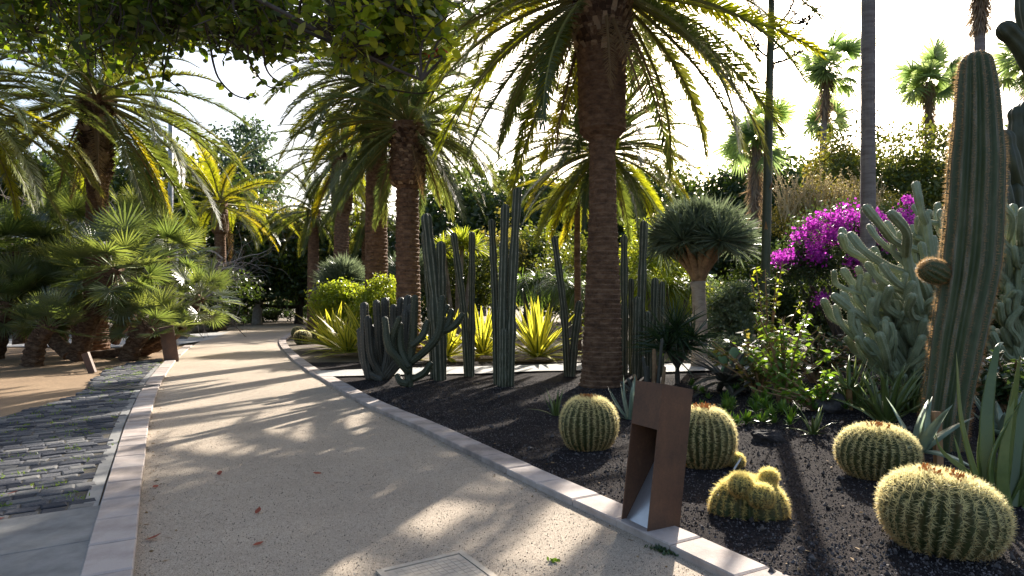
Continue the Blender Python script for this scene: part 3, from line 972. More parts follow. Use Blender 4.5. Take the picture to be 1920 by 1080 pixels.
# ------------------------------------------------------------------ fan palms (bushy, many stems) at left
def fan_mesh(name, nseg, rad, pet, mats, seed, spreadA=125, sag=.10, width=.040, cup=.25, split=.0):
    r = np.random.default_rng(seed)
    g = Geo()
    s = np.linspace(0, 1, 7)
    pts = np.c_[s * pet, np.zeros(7), -.10 * pet * s ** 2]
    add_tube(g, pts, .014 * (1 - .5 * s), 4, mat=1)
    tip = pts[-1]
    a = np.linspace(-R(spreadA), R(spreadA), nseg)
    D = np.c_[np.cos(a), np.sin(a), np.full(nseg, cup) * (.4 + .6 * np.abs(np.sin(a))) + r.normal(0, .05, nseg)]
    L = rad * (1 - .28 * (np.abs(a) / R(spreadA)) ** 2) * r.uniform(.92, 1.06, nseg)
    blades(g, np.tile(tip, (nseg, 1)), D, np.tile([0, 0, 1.], (nseg, 1)) + np.c_[np.zeros(nseg), .35 * np.where(np.arange(nseg) % 2, 1, -1), np.zeros(nseg)], L, width, (.25, 1, .85, 0), bend=.02, sag=sag * r.uniform(.6, 1.6, nseg))
    return g.mesh(name, mats)
FANS = [fan_mesh('fan_leaf', 38, .52, .55, [M_FAN, M_RACHISO], 40 + k, sag=[.06, .10, .16, .05][k], width=.027) for k in range(4)]
WFANS = [fan_mesh('fan_leaf', 28, [.95, .8, 1.0, .75][k], [.25, .85, .6, .1][k], [M_WASH, M_RACHISO], 50 + k, spreadA=105, sag=[.25, .4, .55, .3][k], width=.068, cup=.0) for k in range(4)]

def fan_palm(label, ctrl, r0, r1, n, scale, seed, emin=-50, emax=85, group='bushy fan palm clump left of the path'):
    r = np.random.default_rng(seed)
    b = np.asarray(ctrl[0], float)
    t = thing('fan_palm', label, 'fan palm', b, group)
    P = spline(np.asarray(ctrl, float) - b, 40)
    g = Geo()
    s = np.linspace(0, 1, 40)
    nn = 16
    a = np.arange(nn)[None] / nn
    shape = 1 + .16 * (np.sin(TAU * (a * 6 + s[:, None] * 16)) * np.sin(TAU * (a * 6 - s[:, None] * 16)))
    add_tube(g, P, r0 + (r1 - r0) * s, nn, shape)
    link('trunk', g.mesh('trunk', M_FIBRE), t)
    T = unit(P[-1] - P[-3])
    g = Geo()
    nb = 90
    u = rng.uniform(.25, 1, nb)
    ip = np.stack([np.interp(u, s, P[:, k]) for k in range(3)], 1)
    o = rand_dirs(nb, -.4, .4)
    blades(g, ip + o * r1 * .8, o + T * 1.1, o, rng.uniform(.08, .16, nb), .05, (1, .8, .4), thick=.3)
    link('leaf_bases', g.mesh('leaf_bases', M_BOOT), t, kind='stuff')
    for i in range(n):
        q = (i + .5) / n
        e = emax + (emin - emax) * q ** .8 + r.normal(0, 8)
        az = i * 2.39996 + r.normal(0, .2)
        link('fan_leaf', FANS[r.integers(4)], t, P[-1] + np.array([.05 * math.cos(az), .05 * math.sin(az), -.12 * q]), (r.normal(0, .35), -R(e), az), scale * r.uniform(.8, 1.15))
    return t

def stem(p0, p1, d0, d1, bow=(0, 0, 0)):
    a, b = at(p0[0], p0[1], d0), at(p1[0], p1[1], d1)
    if True:
        a[2] = max(a[2], -.02)
    m = (a + b) / 2 + np.array(bow)
    return [a, m, b]
fan_palm('large leaning fan palm with thick dark trunk rising from the middle of the clump', stem((145, 672), (215, 500), 16.8, 16.4, (-.12, 0, -.12)), .24, .22, 40, 1.55, 61)
fan_palm('small fan palm with short curved trunk at the left end of the clump', stem((60, 684), (92, 608), 15.4, 15.2, (-.08, 0, .05)), .22, .18, 22, .9, 62, emin=-5)
fan_palm('small fan palm with stout trunk nearest the left bollard', stem((240, 674), (283, 606), 16.9, 16.6, (-.06, 0, .05)), .23, .20, 26, 1.1, 63, emin=-5)
fan_palm('fan palm leaning right behind the left bollard', stem((250, 668), (378, 556), 18.4, 18.6, (.1, 0, -.35)), .16, .14, 26, 1.15, 64)
fan_palm('fan palm with prone trunk stretching low between its neighbours', stem((160, 668), (322, 622), 17.8, 17.8, (0, 0, -.18)), .14, .13, 14, .85, 65, emin=0)
fan_palm('fan palm with pale bent trunk behind the small left one', stem((135, 668), (80, 560), 17.2, 18.2, (-.25, 0, -.15)), .20, .18, 30, 1.35, 66)
fan_palm('tallest fan palm of the clump, crown below the date palm trunk', stem((150, 640), (118, 440), 20.5, 20.5), .2, .2, 40, 1.65, 67)
fan_palm('fan palm with broad crown at the right top of the clump', stem((210, 640), (312, 478), 19.6, 19.6), .2, .2, 38, 1.5, 68)
fan_palm('fan palm crown at the left picture edge, upper one', stem((40, 645), (22, 470), 19, 19), .2, .2, 38, 1.55, 69)
fan_palm('fan palm crown at the left picture edge, lower one', stem((-10, 670), (15, 565), 17.2, 17.2), .2, .2, 34, 1.4, 70)
fan_palm('fan palm crown in the shadowed centre of the clump', stem((110, 650), (130, 530), 18.8, 18.8), .2, .2, 36, 1.45, 71)
fan_palm('pale sunlit fan palm crown at the back beside the lamp post', stem((250, 630), (265, 420), 22.5, 22.5), .2, .2, 36, 1.5, 72)
fan_palm('outermost fan palm outside the picture edge, leaves reaching in', stem((-120, 670), (-70, 470), 17.2, 17.2), .2, .2, 34, 1.5, 73)

# ------------------------------------------------------------------ tall fan palms far right
def tall_fan_palm(label, px, pyc, d, pxb=None, tw=.22, n=44, scale=1.0, seed=0, skirt=60, sk_len=2.4, base_w=1.3):
    r = np.random.default_rng(seed)
    c = at(px, pyc, d)
    b = at(pxb if pxb is not None else px, HY, d)
    t = thing('tall_fan_palm', label, 'palm', (b[0], b[1], 0), 'tall fan palms against the sky')
    off = np.array([b[0], b[1], 0])
    P = spline([np.zeros(3), [(c - off)[0] * .35, 0, c[2] * .5], c - off - [0, 0, .35]], 60)
    g = Geo()
    s = np.linspace(0, 1, 60)
    a = np.arange(14)[None] / 14
    add_tube(g, P, tw * (base_w + (1 - base_w) * np.minimum(1, s * 1.6)), 14, 1 + .03 * np.sin(s[:, None] * 260) + .02 * np.sin(a * TAU * 4 + s[:, None] * 20))
    link('trunk', g.mesh('trunk', M_WBARK), t)
    if skirt:
        g = Geo()
        nb = skirt * 7
        u = rng.uniform(0, 1, nb)
        z = c[2] - .3 - u * sk_len
        az = rng.uniform(0, TAU, nb)
        rr = tw + .12 * (1 - u) * rng.random(nb)
        cx_ = np.interp(z, P[:, 2], P[:, 0])
        pp = np.c_[cx_ + rr * np.cos(az), rr * np.sin(az), z]
        blades(g, pp, np.c_[.45 * np.cos(az), .45 * np.sin(az), np.full(nb, -1.)] + rng.normal(0, .25, (nb, 3)), np.c_[np.cos(az), np.sin(az), np.zeros(nb)], rng.uniform(.3, .8, nb), .05, (.5, 1, 0))
        link('dry_skirt', g.mesh('dry_skirt', M_SKIRT), t, kind='stuff')
    g = Geo()
    D = rand_dirs(70, -.25, 1)
    blades(g, c - off + D * .1 + [0, 0, -.15], D, rand_dirs(70), rng.uniform(.3, .7, 70) * scale, .07, (.5, 1, .8, 0), sag=.15)
    link('young_leaves', g.mesh('young_leaves', M_WASH), t, kind='stuff')
    for i in range(n):
        q = (i + .5) / n
        e = 80 - 125 * q ** .9 + r.normal(0, 9)
        az = i * 2.39996
        link('fan_leaf', WFANS[r.integers(4)], t, c - off + np.array([.1 * math.cos(az), .1 * math.sin(az), .1 - .5 * q]), (r.normal(0, .9), -R(e), az), scale * r.uniform(.85, 1.15))
tall_fan_palm('tall fan palm with round crown just left of the bare grey trunk', 1551, 122, 33, 1530, .145, 24, 1.35, 1, 70)
tall_fan_palm('fan palm half hidden behind the tall one left of the bare trunk', 1546, 225, 44, 1546, .2, 22, 1.3, 2, 30)
tall_fan_palm('tall fan palm with shaggy dry skirt left of the giant cactus', 1742, 142, 35, 1738, .16, 24, 1.38, 3, 110, 3.4)
tall_fan_palm('lower fan palm with thick dry skirt right of the dragon tree', 1417, 250, 32, 1412, .18, 24, 1.38, 4, 130, 4.2)
tall_fan_palm('fan palm with shaggy brown skirt at the top edge above the giant cactus', 1838, -75, 27, 1835, .20, 30, 1.0, 5, 120, 2.6)
tall_fan_palm('fan palm with green crown at the right picture edge', 1930, 120, 30, 1940, .18, 30, 1.15, 6, 60)
tall_fan_palm('bare smooth grey trunk towering through the top edge behind the bougainvillea', 1630, -560, 12.6, 1627, .128, 30, 1.1, 7, 20, 1.0, 1.15)

# ------------------------------------------------------------------ cacti
def ribbed(g, pts, rad, ribs, depth, mat=0, spn=None, step=.05, slen=.03, nsp=4, swid=.003, seed=0, dome=True, crest=None):
    """a ribbed column along pts with a domed tip; spn: Geo that receives its spines"""
    pts = np.asarray(pts, float)
    k = len(pts)
    rad = np.broadcast_to(np.asarray(rad, float), (k,)).copy()
    if dome:
        T = unit(pts[-1] - pts[-2])
        r1 = rad[-1]
        q = np.array([.35, .62, .82, .94, 1.0])
        pts = np.vstack([pts, pts[-1] + T * r1 * 1.1 * q[:, None]])
        rad = np.r_[rad, r1 * np.sqrt(np.maximum(1 - q ** 2, .02))]
    m_ = 6 if crest is not None else 4
    n = ribs * m_
    a = np.arange(n) / n
    c = .5 + .5 * np.cos(a * TAU * ribs)
    shape = np.tile(1 - depth + depth * c ** .7, (len(pts), 1))
    add_tube(g, pts, rad, n, shape, mat)
    if crest is not None:
        j = np.tile(np.arange(n) % 6, len(pts) - 1)
        g.m[4][-1][:] = np.where((j == 0) | (j == 5), crest, mat)
    if spn is not None:
        r = np.random.default_rng(seed)
        T, U, W = frames(pts)
        d = np.r_[0, np.cumsum(np.linalg.norm(np.diff(pts, axis=0), axis=1))]
        s = np.arange(step / 2, d[-1], step)
        ip = lambda A: np.stack([np.interp(s, d, A[:, i]) for i in range(3)], 1)
        p, u, w, t = ip(pts), ip(U), ip(W), ip(T)
        rr = np.interp(s, d, rad)
        aa = np.arange(ribs) / ribs * TAU
        o = (np.cos(aa)[None, :, None] * u[:, None] + np.sin(aa)[None, :, None] * w[:, None])
        P = (p[:, None] + o * rr[:, None, None]).reshape(-1, 3)
        O = o.reshape(-1, 3)
        P, O = np.repeat(P, nsp, 0), np.repeat(O, nsp, 0)
        D = unit(O * .9 + r.normal(0, .65, P.shape))
        blades(spn, P - O * .004, D, rand_dirs(len(P)), slen * r.uniform(.5, 1.3, len(P)), swid, (1, 0))

def column_cluster(label, stems, mat=M_COLCACT, ribs=7, depth=.32, group='slender columnar cacti along the cross path', d=None, name='columnar_cactus', spines=True):
    """stems: (base px, base py, top px, top py, width px)"""
    b0 = gp(stems[0][0], stems[0][1])
    t = thing(name, label, 'cactus', (b0[0], b0[1], .02), group)
    off = np.array([b0[0], b0[1], .02])
    sp = Geo()
    for i, (bx, by, tx, ty, w) in enumerate(stems):
        dd = EYE * F_PX / (by - HY)
        a, b = at(bx, by, dd), at(tx, ty, dd + rng.normal(0, .08))
        a[2] = -.03
        m = (a + b) / 2 + np.array([(bx - tx) * .0006, rng.normal(0, .03), 0])
        m[0] += (a[0] - b[0]) * .12
        P = spline([a, m, b], 44) - off
        r = w / F_PX * dd / 2
        s = np.linspace(0, 1, 44)
        g = Geo()
        rad = r * (.82 + .22 * np.minimum(1, s * 5)) * (1 + .07 * np.sin(s * 19 + i) + .05 * np.sin(s * 33 + 2 * i) - .16 * np.exp(-((s - rng.uniform(.3, .8)) / .03) ** 2)) * (1 - .12 * s)
        ribbed(g, P, rad, ribs, depth, 0, sp if spines else None, .06, .018, 3, .0035, i, crest=1)
        link('stem', g.mesh('stem', [mat, M_CREST], True), t)
    if sp.n:
        link('spines', sp.mesh('spines', M_SPINEW), t, kind='stuff')
column_cluster('two columnar cacti leaning left behind the branching cactus', [(824, 716, 800, 412, 23), (829, 714, 827, 462, 19), (812, 712, 795, 440, 12)])
column_cluster('pair of thin columnar cacti joined at the foot in a V', [(877, 708, 851, 443, 14), (884, 708, 885, 441, 13)])
column_cluster('tallest cluster of columnar cacti left of the large palm', [(932, 722, 922, 418, 15), (940, 726, 947, 392, 18), (956, 726, 970, 360, 18), (948, 724, 951, 484, 13), (945, 727, 945, 622, 15)])
column_cluster('slim columnar cactus pair leaning left right beside the large palm trunk', [(1064, 708, 1040, 450, 14), (1072, 708, 1086, 572, 16)])
column_cluster('cluster of columnar cacti between the large palm and the dragon tree', [(1170, 706, 1170, 448, 15), (1184, 704, 1183, 528, 12), (1200, 708, 1207, 422, 17), (1192, 712, 1194, 564, 16), (1224, 706, 1228, 528, 16), (1238, 704, 1241, 534, 14), (1216, 712, 1214, 590, 14)])

# grey branching clump and the green-armed cactus
def arm(ctrl, r0, r1, n=16):
    P = spline(ctrl, n)
    s = np.linspace(0, 1, n)
    return P, r0 + (r1 - r0) * s
b = gp(712, 712)
t = thing('clumping_cactus', 'dense grey-purple clump of upright cactus stems at the path corner', 'cactus', (b[0], b[1], .02))
dd = b[1]
sp = Geo()
tops = [(683, 575), (690, 600), (706, 570), (722, 566), (738, 578), (676, 622), (697, 618), (713, 602), (728, 604), (745, 592), (752, 566), (765, 562), (682, 646), (700, 640), (733, 625), (760, 590), (718, 632), (741, 640), (688, 668), (755, 618), (770, 578)]
for i, (tx, ty) in enumerate(tops):
    e = at(tx, ty, dd + rng.normal(0, .22)) - [b[0], b[1], .02]
    s0 = np.array([rng.normal(0, .10), rng.normal(0, .1), -.03])
    m = s0 + (e - s0) * .5 + np.array([(e[0] - s0[0]) * .32, 0, -.12])
    P, rd = arm([s0, m, e], .085, .085)
    g = Geo()
    ribbed(g, P, rd * rng.uniform(.85, 1.15), 8, .25, 0, sp, .06, .02, 3, .0035, i)
    link('stem', g.mesh('stem', M_GREYCACT, True), t)
link('spines', sp.mesh('spines', M_SPINEW), t, kind='stuff')
b = gp(768, 728)
dd = b[1]
t = thing('armed_cactus', 'dark green cactus with thick crooked arms in front of the grey clump', 'cactus', (b[0], b[1], .02))
sp = Geo()
for i, (c, w) in enumerate([([(768, 730), (766, 690), (774, 640), (778, 560)], 15), ([(767, 700), (745, 672), (728, 648), (722, 600)], 14), ([(768, 690), (752, 655), (750, 610)], 14), ([(770, 680), (800, 655), (822, 625), (830, 560)], 14), ([(812, 640), (838, 610), (846, 585)], 13), ([(818, 628), (850, 612), (866, 592)], 13), ([(824, 600), (838, 576)], 12), ([(772, 712), (795, 700), (806, 684)], 13), ([(770, 650), (792, 630), (800, 606)], 13), ([(745, 672), (735, 640), (748, 598)], 12), ([(766, 720), (752, 716), (746, 706)], 13)]):
    P = np.array([at(x, y, dd + .06 * math.sin(3 * i + j)) for j, (x, y) in enumerate(c)]) - [b[0], b[1], .02]
    P = spline(P, 18)
    g = Geo()
    ribbed(g, P, w / F_PX * dd / 2 * (.8 + .3 * np.sin(np.linspace(.5, 2.8, 18))), 7, .2, 0, sp, .06, .02, 3, .0035, i)
    link('arm', g.mesh('arm', M_COLCACT, True), t)
link('spines', sp.mesh('spines', M_SPINEW), t, kind='stuff')

# ---- giant cactus
dG = 6.3
b = at(1764, 0, dG)[:2]
t = thing('giant_cactus', 'giant ribbed cactus column with orange spines leaning right, round offset on its side', 'cactus', (b[0], b[1], 0))
off = np.array([b[0], b[1], 0])
C = np.array([at(1764, 865, dG), at(1772, 780, dG), at(1792, 650, dG), at(1818, 500, dG), at(1830, 330, dG), at(1832, 200, dG), at(1830, 128, dG)]) - off
C[0][2] = -.05
P = spline(C, 90)
zz = [-.1] + [zt(y, dG) for y in (860, 800, 650, 560, 500, 400, 300, 200, 150, 125)]
rr = [.19] + [w * dG / F_PX / 2 for w in (74, 76, 86, 92, 95, 94, 88, 74, 64, 56)]
g, sp = Geo(), Geo()
rad = np.interp(P[:, 2], zz, rr) * (1 + .012 * np.sin(P[:, 2] * 7))
ribbed(g, P, rad, 13, .26, 0, sp, .026, .042, 10, .0028, 5, crest=1)
link('column', g.mesh('column', [M_GIANT, M_CRESTG], True), t)
link('spines', sp.mesh('spines', M_SPINEO), t, kind='stuff')
def barrel(r, h, ribs, depth, spn, seed, sx=1.0, sy=1.0, slen=.04, nsp=9, dens=.034, wid=.0024, low=.5, prof_pow=2.4, top_spn=True):
    """one ribbed globe; returns mesh, spines go to spn"""
    q = np.random.default_rng(seed)
    K, n = 44, ribs * 6
    th = np.linspace(-.36 * math.pi, .5 * math.pi, K)
    ct, st = np.maximum(np.cos(th), 0), np.sin(th)
    rad = r * ct ** (2 / prof_pow)
    z = np.where(st > 0, st ** 1.0 * h * (1 - low), st * h * low / math.sin(.36 * math.pi)) + h * low
    z = z - .06 * h * np.exp(-(rad / (.3 * r)) ** 2)      # sunken crown
    a = np.arange(n) / n
    wob = .06 * np.sin(a * TAU * 2 + seed) + .03 * np.sin(a * TAU * 3 + 2 * seed)
    crest = (.5 + .5 * np.cos(a * TAU * ribs)) ** .75
    dep = depth * np.clip(rad / (.35 * r), 0, 1)
    R_ = rad[:, None] * (1 - dep[:, None] * (1 - crest)[None]) * (1 + wob[None])
    V = np.stack([R_ * np.cos(a * TAU) * sx, R_ * np.sin(a * TAU) * sy, np.broadcast_to(z[:, None], R_.shape)], -1)
    i = np.arange(K - 1)[:, None] * n
    j = np.arange(n)[None]
    f = np.stack([i + j, i + (j + 1) % n, i + n + (j + 1) % n, i + n + j], -1).reshape(-1, 4)
    g = Geo()
    g.add(V.reshape(-1, 3), f)
    d = np.r_[0, np.cumsum(np.hypot(np.diff(rad), np.diff(z)))]
    s = np.arange(.02, d[-1] - .01, dens)
    cr = V[:, ::6]
    ii = np.interp(s, d, np.arange(K))
    lo = np.minimum(ii.astype(int), K - 2)
    u = (ii - lo)[:, None, None]
    P = cr[lo] * (1 - u) + cr[lo + 1] * u
    keep = np.hypot(P[..., 0] / sx, P[..., 1] / sy) > .10 * r
    ctr = np.array([0, 0, h * low])
    O = unit((P - ctr) * np.array([1 / sx ** 1.5, 1 / sy ** 1.5, (r / h) * 1.6]))
    tz = unit(np.gradient(cr, axis=0)[lo])
    P, O, tz = P[keep], O[keep], tz[keep]
    P, O, tz = [np.repeat(x, nsp, 0) for x in (P, O, tz)]
    P = P + q.normal(0, .003, P.shape)
    sd = np.cross(O, tz)
    m = len(P)
    ang = q.uniform(0, TAU, m)
    D = unit(O * q.uniform(.35, 1.1, m)[:, None] + sd * np.cos(ang)[:, None] * .95 + tz * np.sin(ang)[:, None] * .8)
    fl = slen * q.uniform(.6, 1.25, m) * (.75 + .45 * np.clip(P[:, 2] / h, 0, 1))
    blades(spn, P - O * .003, D, rand_dirs(m), fl, wid, (1, .7, 0), bend=.12 * q.normal(0, 1, m))
    return g

g, sp2 = barrel(.13, .30, 13, .16, sp := Geo(), 4, slen=.035, nsp=10, dens=.022), sp
rotp = (0, R(-62), 0)
pp = at(1768, 516, dG) - off
o = link('offset', g.mesh('offset', M_GIANT, True), t, (pp[0] + .02, pp[1] - .02, pp[2] - .03), rotp, .95)
link('spines', sp2.mesh('spines', M_SPINEO), o, kind='stuff')

# ---- golden barrel cacti
def golden(label, px, py, w, h, seed, sx=1.0, sy=1.0, ribs=27, pups=(), rz=0.0, d=None, slen=.040, buds=15, dens=.023, nsp=14, group='golden barrel cacti in the gravel bed', tilt=(0, 0), wid=.0032, low=.5, smat=None):
    p = gp(px, py) if d is None else at(px, py, d)[:2]
    z0 = bed_z(p[0], p[1]) - .03 if p[1] < 16 else -.03
    t = thing('barrel_cactus', label, 'cactus', (p[0], p[1], z0), group, rz)
    sp = Geo()
    g = barrel(w / 2, h, ribs, .22, sp, seed, sx, sy, slen, nsp, dens, wid, low)
    b = link('body', g.mesh('body', M_BARREL, True), t, (0, 0, 0), (tilt[0], tilt[1], 0))
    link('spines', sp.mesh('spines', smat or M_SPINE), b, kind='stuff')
    if buds:
        q = np.random.default_rng(seed)
        g = Geo()
        a = q.uniform(0, TAU, buds)
        rr = w / 2 * q.uniform(.05, .36, buds)
        P = np.c_[rr * np.cos(a) * sx, rr * np.sin(a) * sy, h * .965 + q.normal(0, .008, buds)]
        for k in range(3):
            blades(g, P + q.normal(0, .006, P.shape), rand_dirs(buds, .6, 1), rand_dirs(buds), q.uniform(.03, .055, buds), .020, (.6, 1, .5), thick=.5)
        link('dry_flowers', g.mesh('dry_flowers', M_BUD), b, kind='stuff')
    for k, (x, y, z, r, hh) in enumerate(pups):
        ps = Geo()
        g = barrel(r, hh, 15, .12, ps, seed + 20 + k, 1, 1, slen * .75, 14, .015, wid)
        o = link('offset', g.mesh('offset', M_BARREL, True), b, (x, y, z), (q_ * .3 if (q_ := rng.normal(0, .4)) else 0, 0, 0))
        gg = ps.mesh('spines', M_SPINE)
        # spines ride on the offset's own mesh level: join as second material
        me = o.data
        bm = bmesh.new()
        bm.from_mesh(me)
        n0 = len(bm.faces)
        bm.from_mesh(gg)
        for fidx, f_ in enumerate(bm.faces):
            if fidx >= n0:
                f_.material_index = 1
        bm.to_mesh(me)
        bm.free()
        me.materials.append(M_SPINEP)
    return t
golden('round golden barrel cactus standing alone left of the rusty bollard', 1103, 842, .56, .56, 1, ribs=26)
golden('golden barrel cactus half hidden behind the rusty bollard with a small offset', 1318, 876, .54, .56, 2, ribs=26, pups=[(.27, -.10, .02, .07, .13)])
golden('golden barrel cactus behind and left of the biggest one, top pale', 1642, 898, .62, .46, 3, sx=1.05, sy=.85, ribs=30, rz=.25, tilt=(.05, .05))
golden('biggest golden barrel cactus in the right foreground, wide and rust-stained', 1752, 1030, .63, .49, 4, sx=1.10, sy=.82, ribs=30, rz=-.35, tilt=(.03, .12), slen=.044, nsp=15, dens=.023)
golden('low cristate golden cactus with three fuzzy offsets on top', 1404, 968, .45, .28, 5, sx=1.25, sy=.75, ribs=24, low=.15, rz=-.12, buds=0, slen=.042, nsp=15, dens=.022, smat=M_SPINEP,
       pups=[(-.085, -.13, .19, .082, .15), (.035, -.19, .13, .082, .15), (.14, .02, .235, .055, .10)], d=None)
golden('small far golden barrel cactus at the tip of the bed, front left', 567, 645, .62, .55, 6, ribs=20, slen=.05, dens=.06, nsp=6, buds=0, wid=.006, group='small golden barrels at the path bend')
golden('small far golden barrel cactus at the tip of the bed, right one', 596, 643, .68, .52, 7, ribs=20, slen=.05, dens=.06, nsp=6, buds=0, wid=.006, group='small golden barrels at the path bend')
golden('small far golden barrel cactus at the tip of the bed, hindmost', 559, 635, .55, .55, 8, ribs=20, slen=.05, dens=.06, nsp=6, buds=0, wid=.006, group='small golden barrels at the path bend')

# ---- grey-green finger cactus: upturned branches from low limbs
FING = []
for kx in range(8):
    q = np.random.default_rng(80 + kx)
    L = q.uniform(.55, .85)
    c = [(0, 0, 0), (L * .4, q.normal(0, .03), .0), (L * .8, q.normal(0, .05), .10), (L * 1.05, q.normal(0, .06), .26)]
    P = spline(c, 16)
    s = np.linspace(0, 1, 16)
    g = Geo()
    spf = Geo()
    ribbed(g, P, .050 + .012 * s + .004 * np.sin(s * 14 + kx), 7, .26, 0, spf, .035, .018, 4, .005, kx)
    me = g.mesh('branch', [M_FINGER, M_SPINEW], True)
    FING.append((me, spf.mesh('spines', M_SPINEW)))
def finger_cactus(label, base, tips, seed, d0):
    q = np.random.default_rng(seed)
    t = thing('finger_cactus', label, 'cactus', (base[0], base[1], 0), 'grey-green finger cacti behind the giant cactus')
    off = np.array([base[0], base[1], 0])
    for (tx, ty, dd) in tips:
        e = at(tx, ty, dd) - off
        s0 = np.array([q.normal(0, .15), q.normal(0, .15), -.05])
        m = s0 + (e - s0) * np.array([.55, .55, .35])
        P = spline([s0, m, e], 22)
        g = Geo()
        ribbed(g, P, np.linspace(.085, .062, 22), 7, .26)
        link('limb', g.mesh('limb', M_FINGER, True), t)
        out = e - s0
        az0 = math.atan2(out[1], out[0])
        for k in range(10):
            u = .42 + .58 * (k + q.random()) / 10
            p = np.array([np.interp(u, np.linspace(0, 1, 22), P[:, i]) for i in range(3)])
            az = az0 + q.normal(0, .65)
            fm, fs = FING[q.integers(8)]
            br = link('branch', fm, t, p, (q.normal(0, .25), -R(q.uniform(5, 46)), az), q.uniform(.6, 1.0))
            link('spines', fs, br, kind='stuff')
tl = []
for (tx, ty) in [(1640, 470), (1690, 440), (1735, 405), (1620, 545), (1655, 520), (1700, 480), (1765, 400), (1640, 600), (1625, 640), (1665, 585), (1705, 555), (1740, 500), (1660, 655), (1690, 620), (1730, 580), (1720, 650), (1750, 450), (1770, 560)]:
    tl.append((tx, ty, rng.uniform(8.0, 9.6)))
finger_cactus('grey-green finger cactus with many upturned branches left of the giant cactus', at(1790, 700, 9.0), tl, 1, 9.0)
tl = [(1880, 420, 9.2), (1900, 390, 9.4), (1915, 440, 9.0), (1935, 400, 9.3), (1890, 500, 9.2), (1925, 520, 9.3), (1955, 470, 9.0)]
finger_cactus('finger cactus with blue-green branches at the right edge behind the giant cactus', at(1950, 700, 9.4), tl, 2, 9.3)

def candelabra(label, base, stems, mat):
    t = thing('candelabra_cactus', label, 'cactus', (base[0], base[1], 0))
    off = np.array([base[0], base[1], 0])
    for c, w in stems:
        P = np.array([at(*p) for p in c]) - off
        P = spline(P, 26)
        dd = c[0][2]
        s = np.linspace(0, 1, 26)
        g = Geo()
        ribbed(g, P, w / F_PX * dd / 2 * (.85 + .2 * np.abs(np.sin(s * 7))), 6, .26)
        link('stem', g.mesh('stem', mat, True), t)
dC = 10.5
candelabra('dark candelabra cactus with swollen joints at the upper right edge', at(1960, 600, dC),
           [([(1960, 760, dC), (1955, 560, dC), (1940, 380, dC), (1925, 210, dC)], 40), ([(1950, 430, dC), (1900, 330, dC - .3), (1884, 262, dC - .3)], 34), ([(1948, 470, dC), (1890, 400, dC - .4), (1876, 330, dC - .4)], 30),
            ([(1945, 330, dC), (1960, 200, dC), (1925, 100, dC), (1888, 58, dC)], 36), ([(1942, 380, dC), (1910, 280, dC), (1906, 215, dC)], 30), ([(1955, 500, dC), (1915, 440, dC - .3), (1905, 360, dC - .3)], 32), ([(1960, 600, dC), (2010, 420, dC), (2015, 150, dC)], 40), ([(1958, 240, dC), (1930, 60, dC), (1918, -20, dC)], 34)], M_COLCACT)

# ------------------------------------------------------------------ rosette plants, every leaf a part
def leaf_mesh(name, L, W, mats, prof, bend, thick=0.0, stripe=False, seed=0, sag=0.0):
    g = Geo()
    blades(g, [[0, 0, 0]], [[1, 0, 0]], [[0, 0, 1]], L, W, prof, bend=bend, thick=thick, sag=sag)
    if stripe:
        blades(g, [[.03, 0, .004]], [[1, 0, 0]], [[0, 0, 1]], L * .93, W * .26, prof, bend=bend, mat=1, sag=sag)
        blades(g, [[.03, 0, -.004]], [[1, 0, 0]], [[0, 0, 1]], L * .93, W * .26, prof, bend=bend, mat=1, sag=sag)
    return g.mesh(name, mats, bool(thick))

def rosette(name, label, cat, pos, meshes, n, scale, emin, emax, seed, group=None, pw=1.0, lname='leaf', up=0.0, stem_r=0, stem_mat=None, rough=.12):
    q = np.random.default_rng(seed)
    t = thing(name, label, cat, pos, group)
    if stem_r:
        g = Geo()
        add_tube(g, [(0, 0, -.05), (0, 0, up * .6), (0, 0, up)], [stem_r * 1.2, stem_r, stem_r * .8], 8)
        link('stem', g.mesh('stem', stem_mat or M_CORK), t)
    for i in range(n):
        u = (i + .5) / n
        e = emax + (emin - emax) * u ** pw + q.normal(0, 5)
        az = i * 2.39996 + q.normal(0, .15)
        link(lname, meshes[q.integers(len(meshes))], t, (.03 * math.cos(az) * scale, .03 * math.sin(az) * scale, up), (q.normal(0, rough), -R(e), az), scale * q.uniform(.82, 1.1))
    return t
SW = (.55, .95, 1, .85, .55, 0)
FUR = [leaf_mesh('leaf', 1.15, .12, [M_FURC, M_FURCG], SW, b_, stripe=True) for b_ in (.06, .14, .26, .02)]
for i, (px, py, sc, n, lab) in enumerate([(1008, 676, 1.35, 64, 'bright yellow variegated rosette right of the tallest columnar cacti'), (905, 672, 1.25, 54, 'yellow variegated rosette behind the thin V-shaped cacti'),
                                         (838, 676, 1.2, 46, 'yellow variegated rosette behind the green-armed cactus'), (690, 668, 1.35, 54, 'yellow variegated rosette behind the grey clumping cactus'),
                                         (628, 657, 1.4, 50, 'yellow variegated rosette with long leaves beside the small far barrels'), (652, 668, 1.15, 42, 'low yellow variegated rosette at the bed edge near the far barrels'), (742, 672, 1.1, 36, 'yellow variegated rosette at the foot of the scaly-necked palm')]):
    p = gp(px, py)
    rosette('variegated_agave', lab, 'agave', (p[0], p[1], .02), FUR, n, sc, 2, 86, 300 + i, 'yellow variegated rosettes beside the cross path', .8, up=.08)
AGV = [leaf_mesh('leaf', .58, .135, M_AGAVE, (.75, 1, .95, .7, .4, 0), b_, thick=.16, sag=s_) for b_, s_ in ((.1, 0), (.25, .1), (-.05, .25))]
p = at(1722, 842, 5.55)
rosette('agave', 'pale grey-green agave on a short stem between the barrels and giant cactus', 'agave', (p[0], p[1], .0), AGV, 13, .92, -8, 80, 320, up=.20, stem_r=.05)
p = gp(1540, 838)
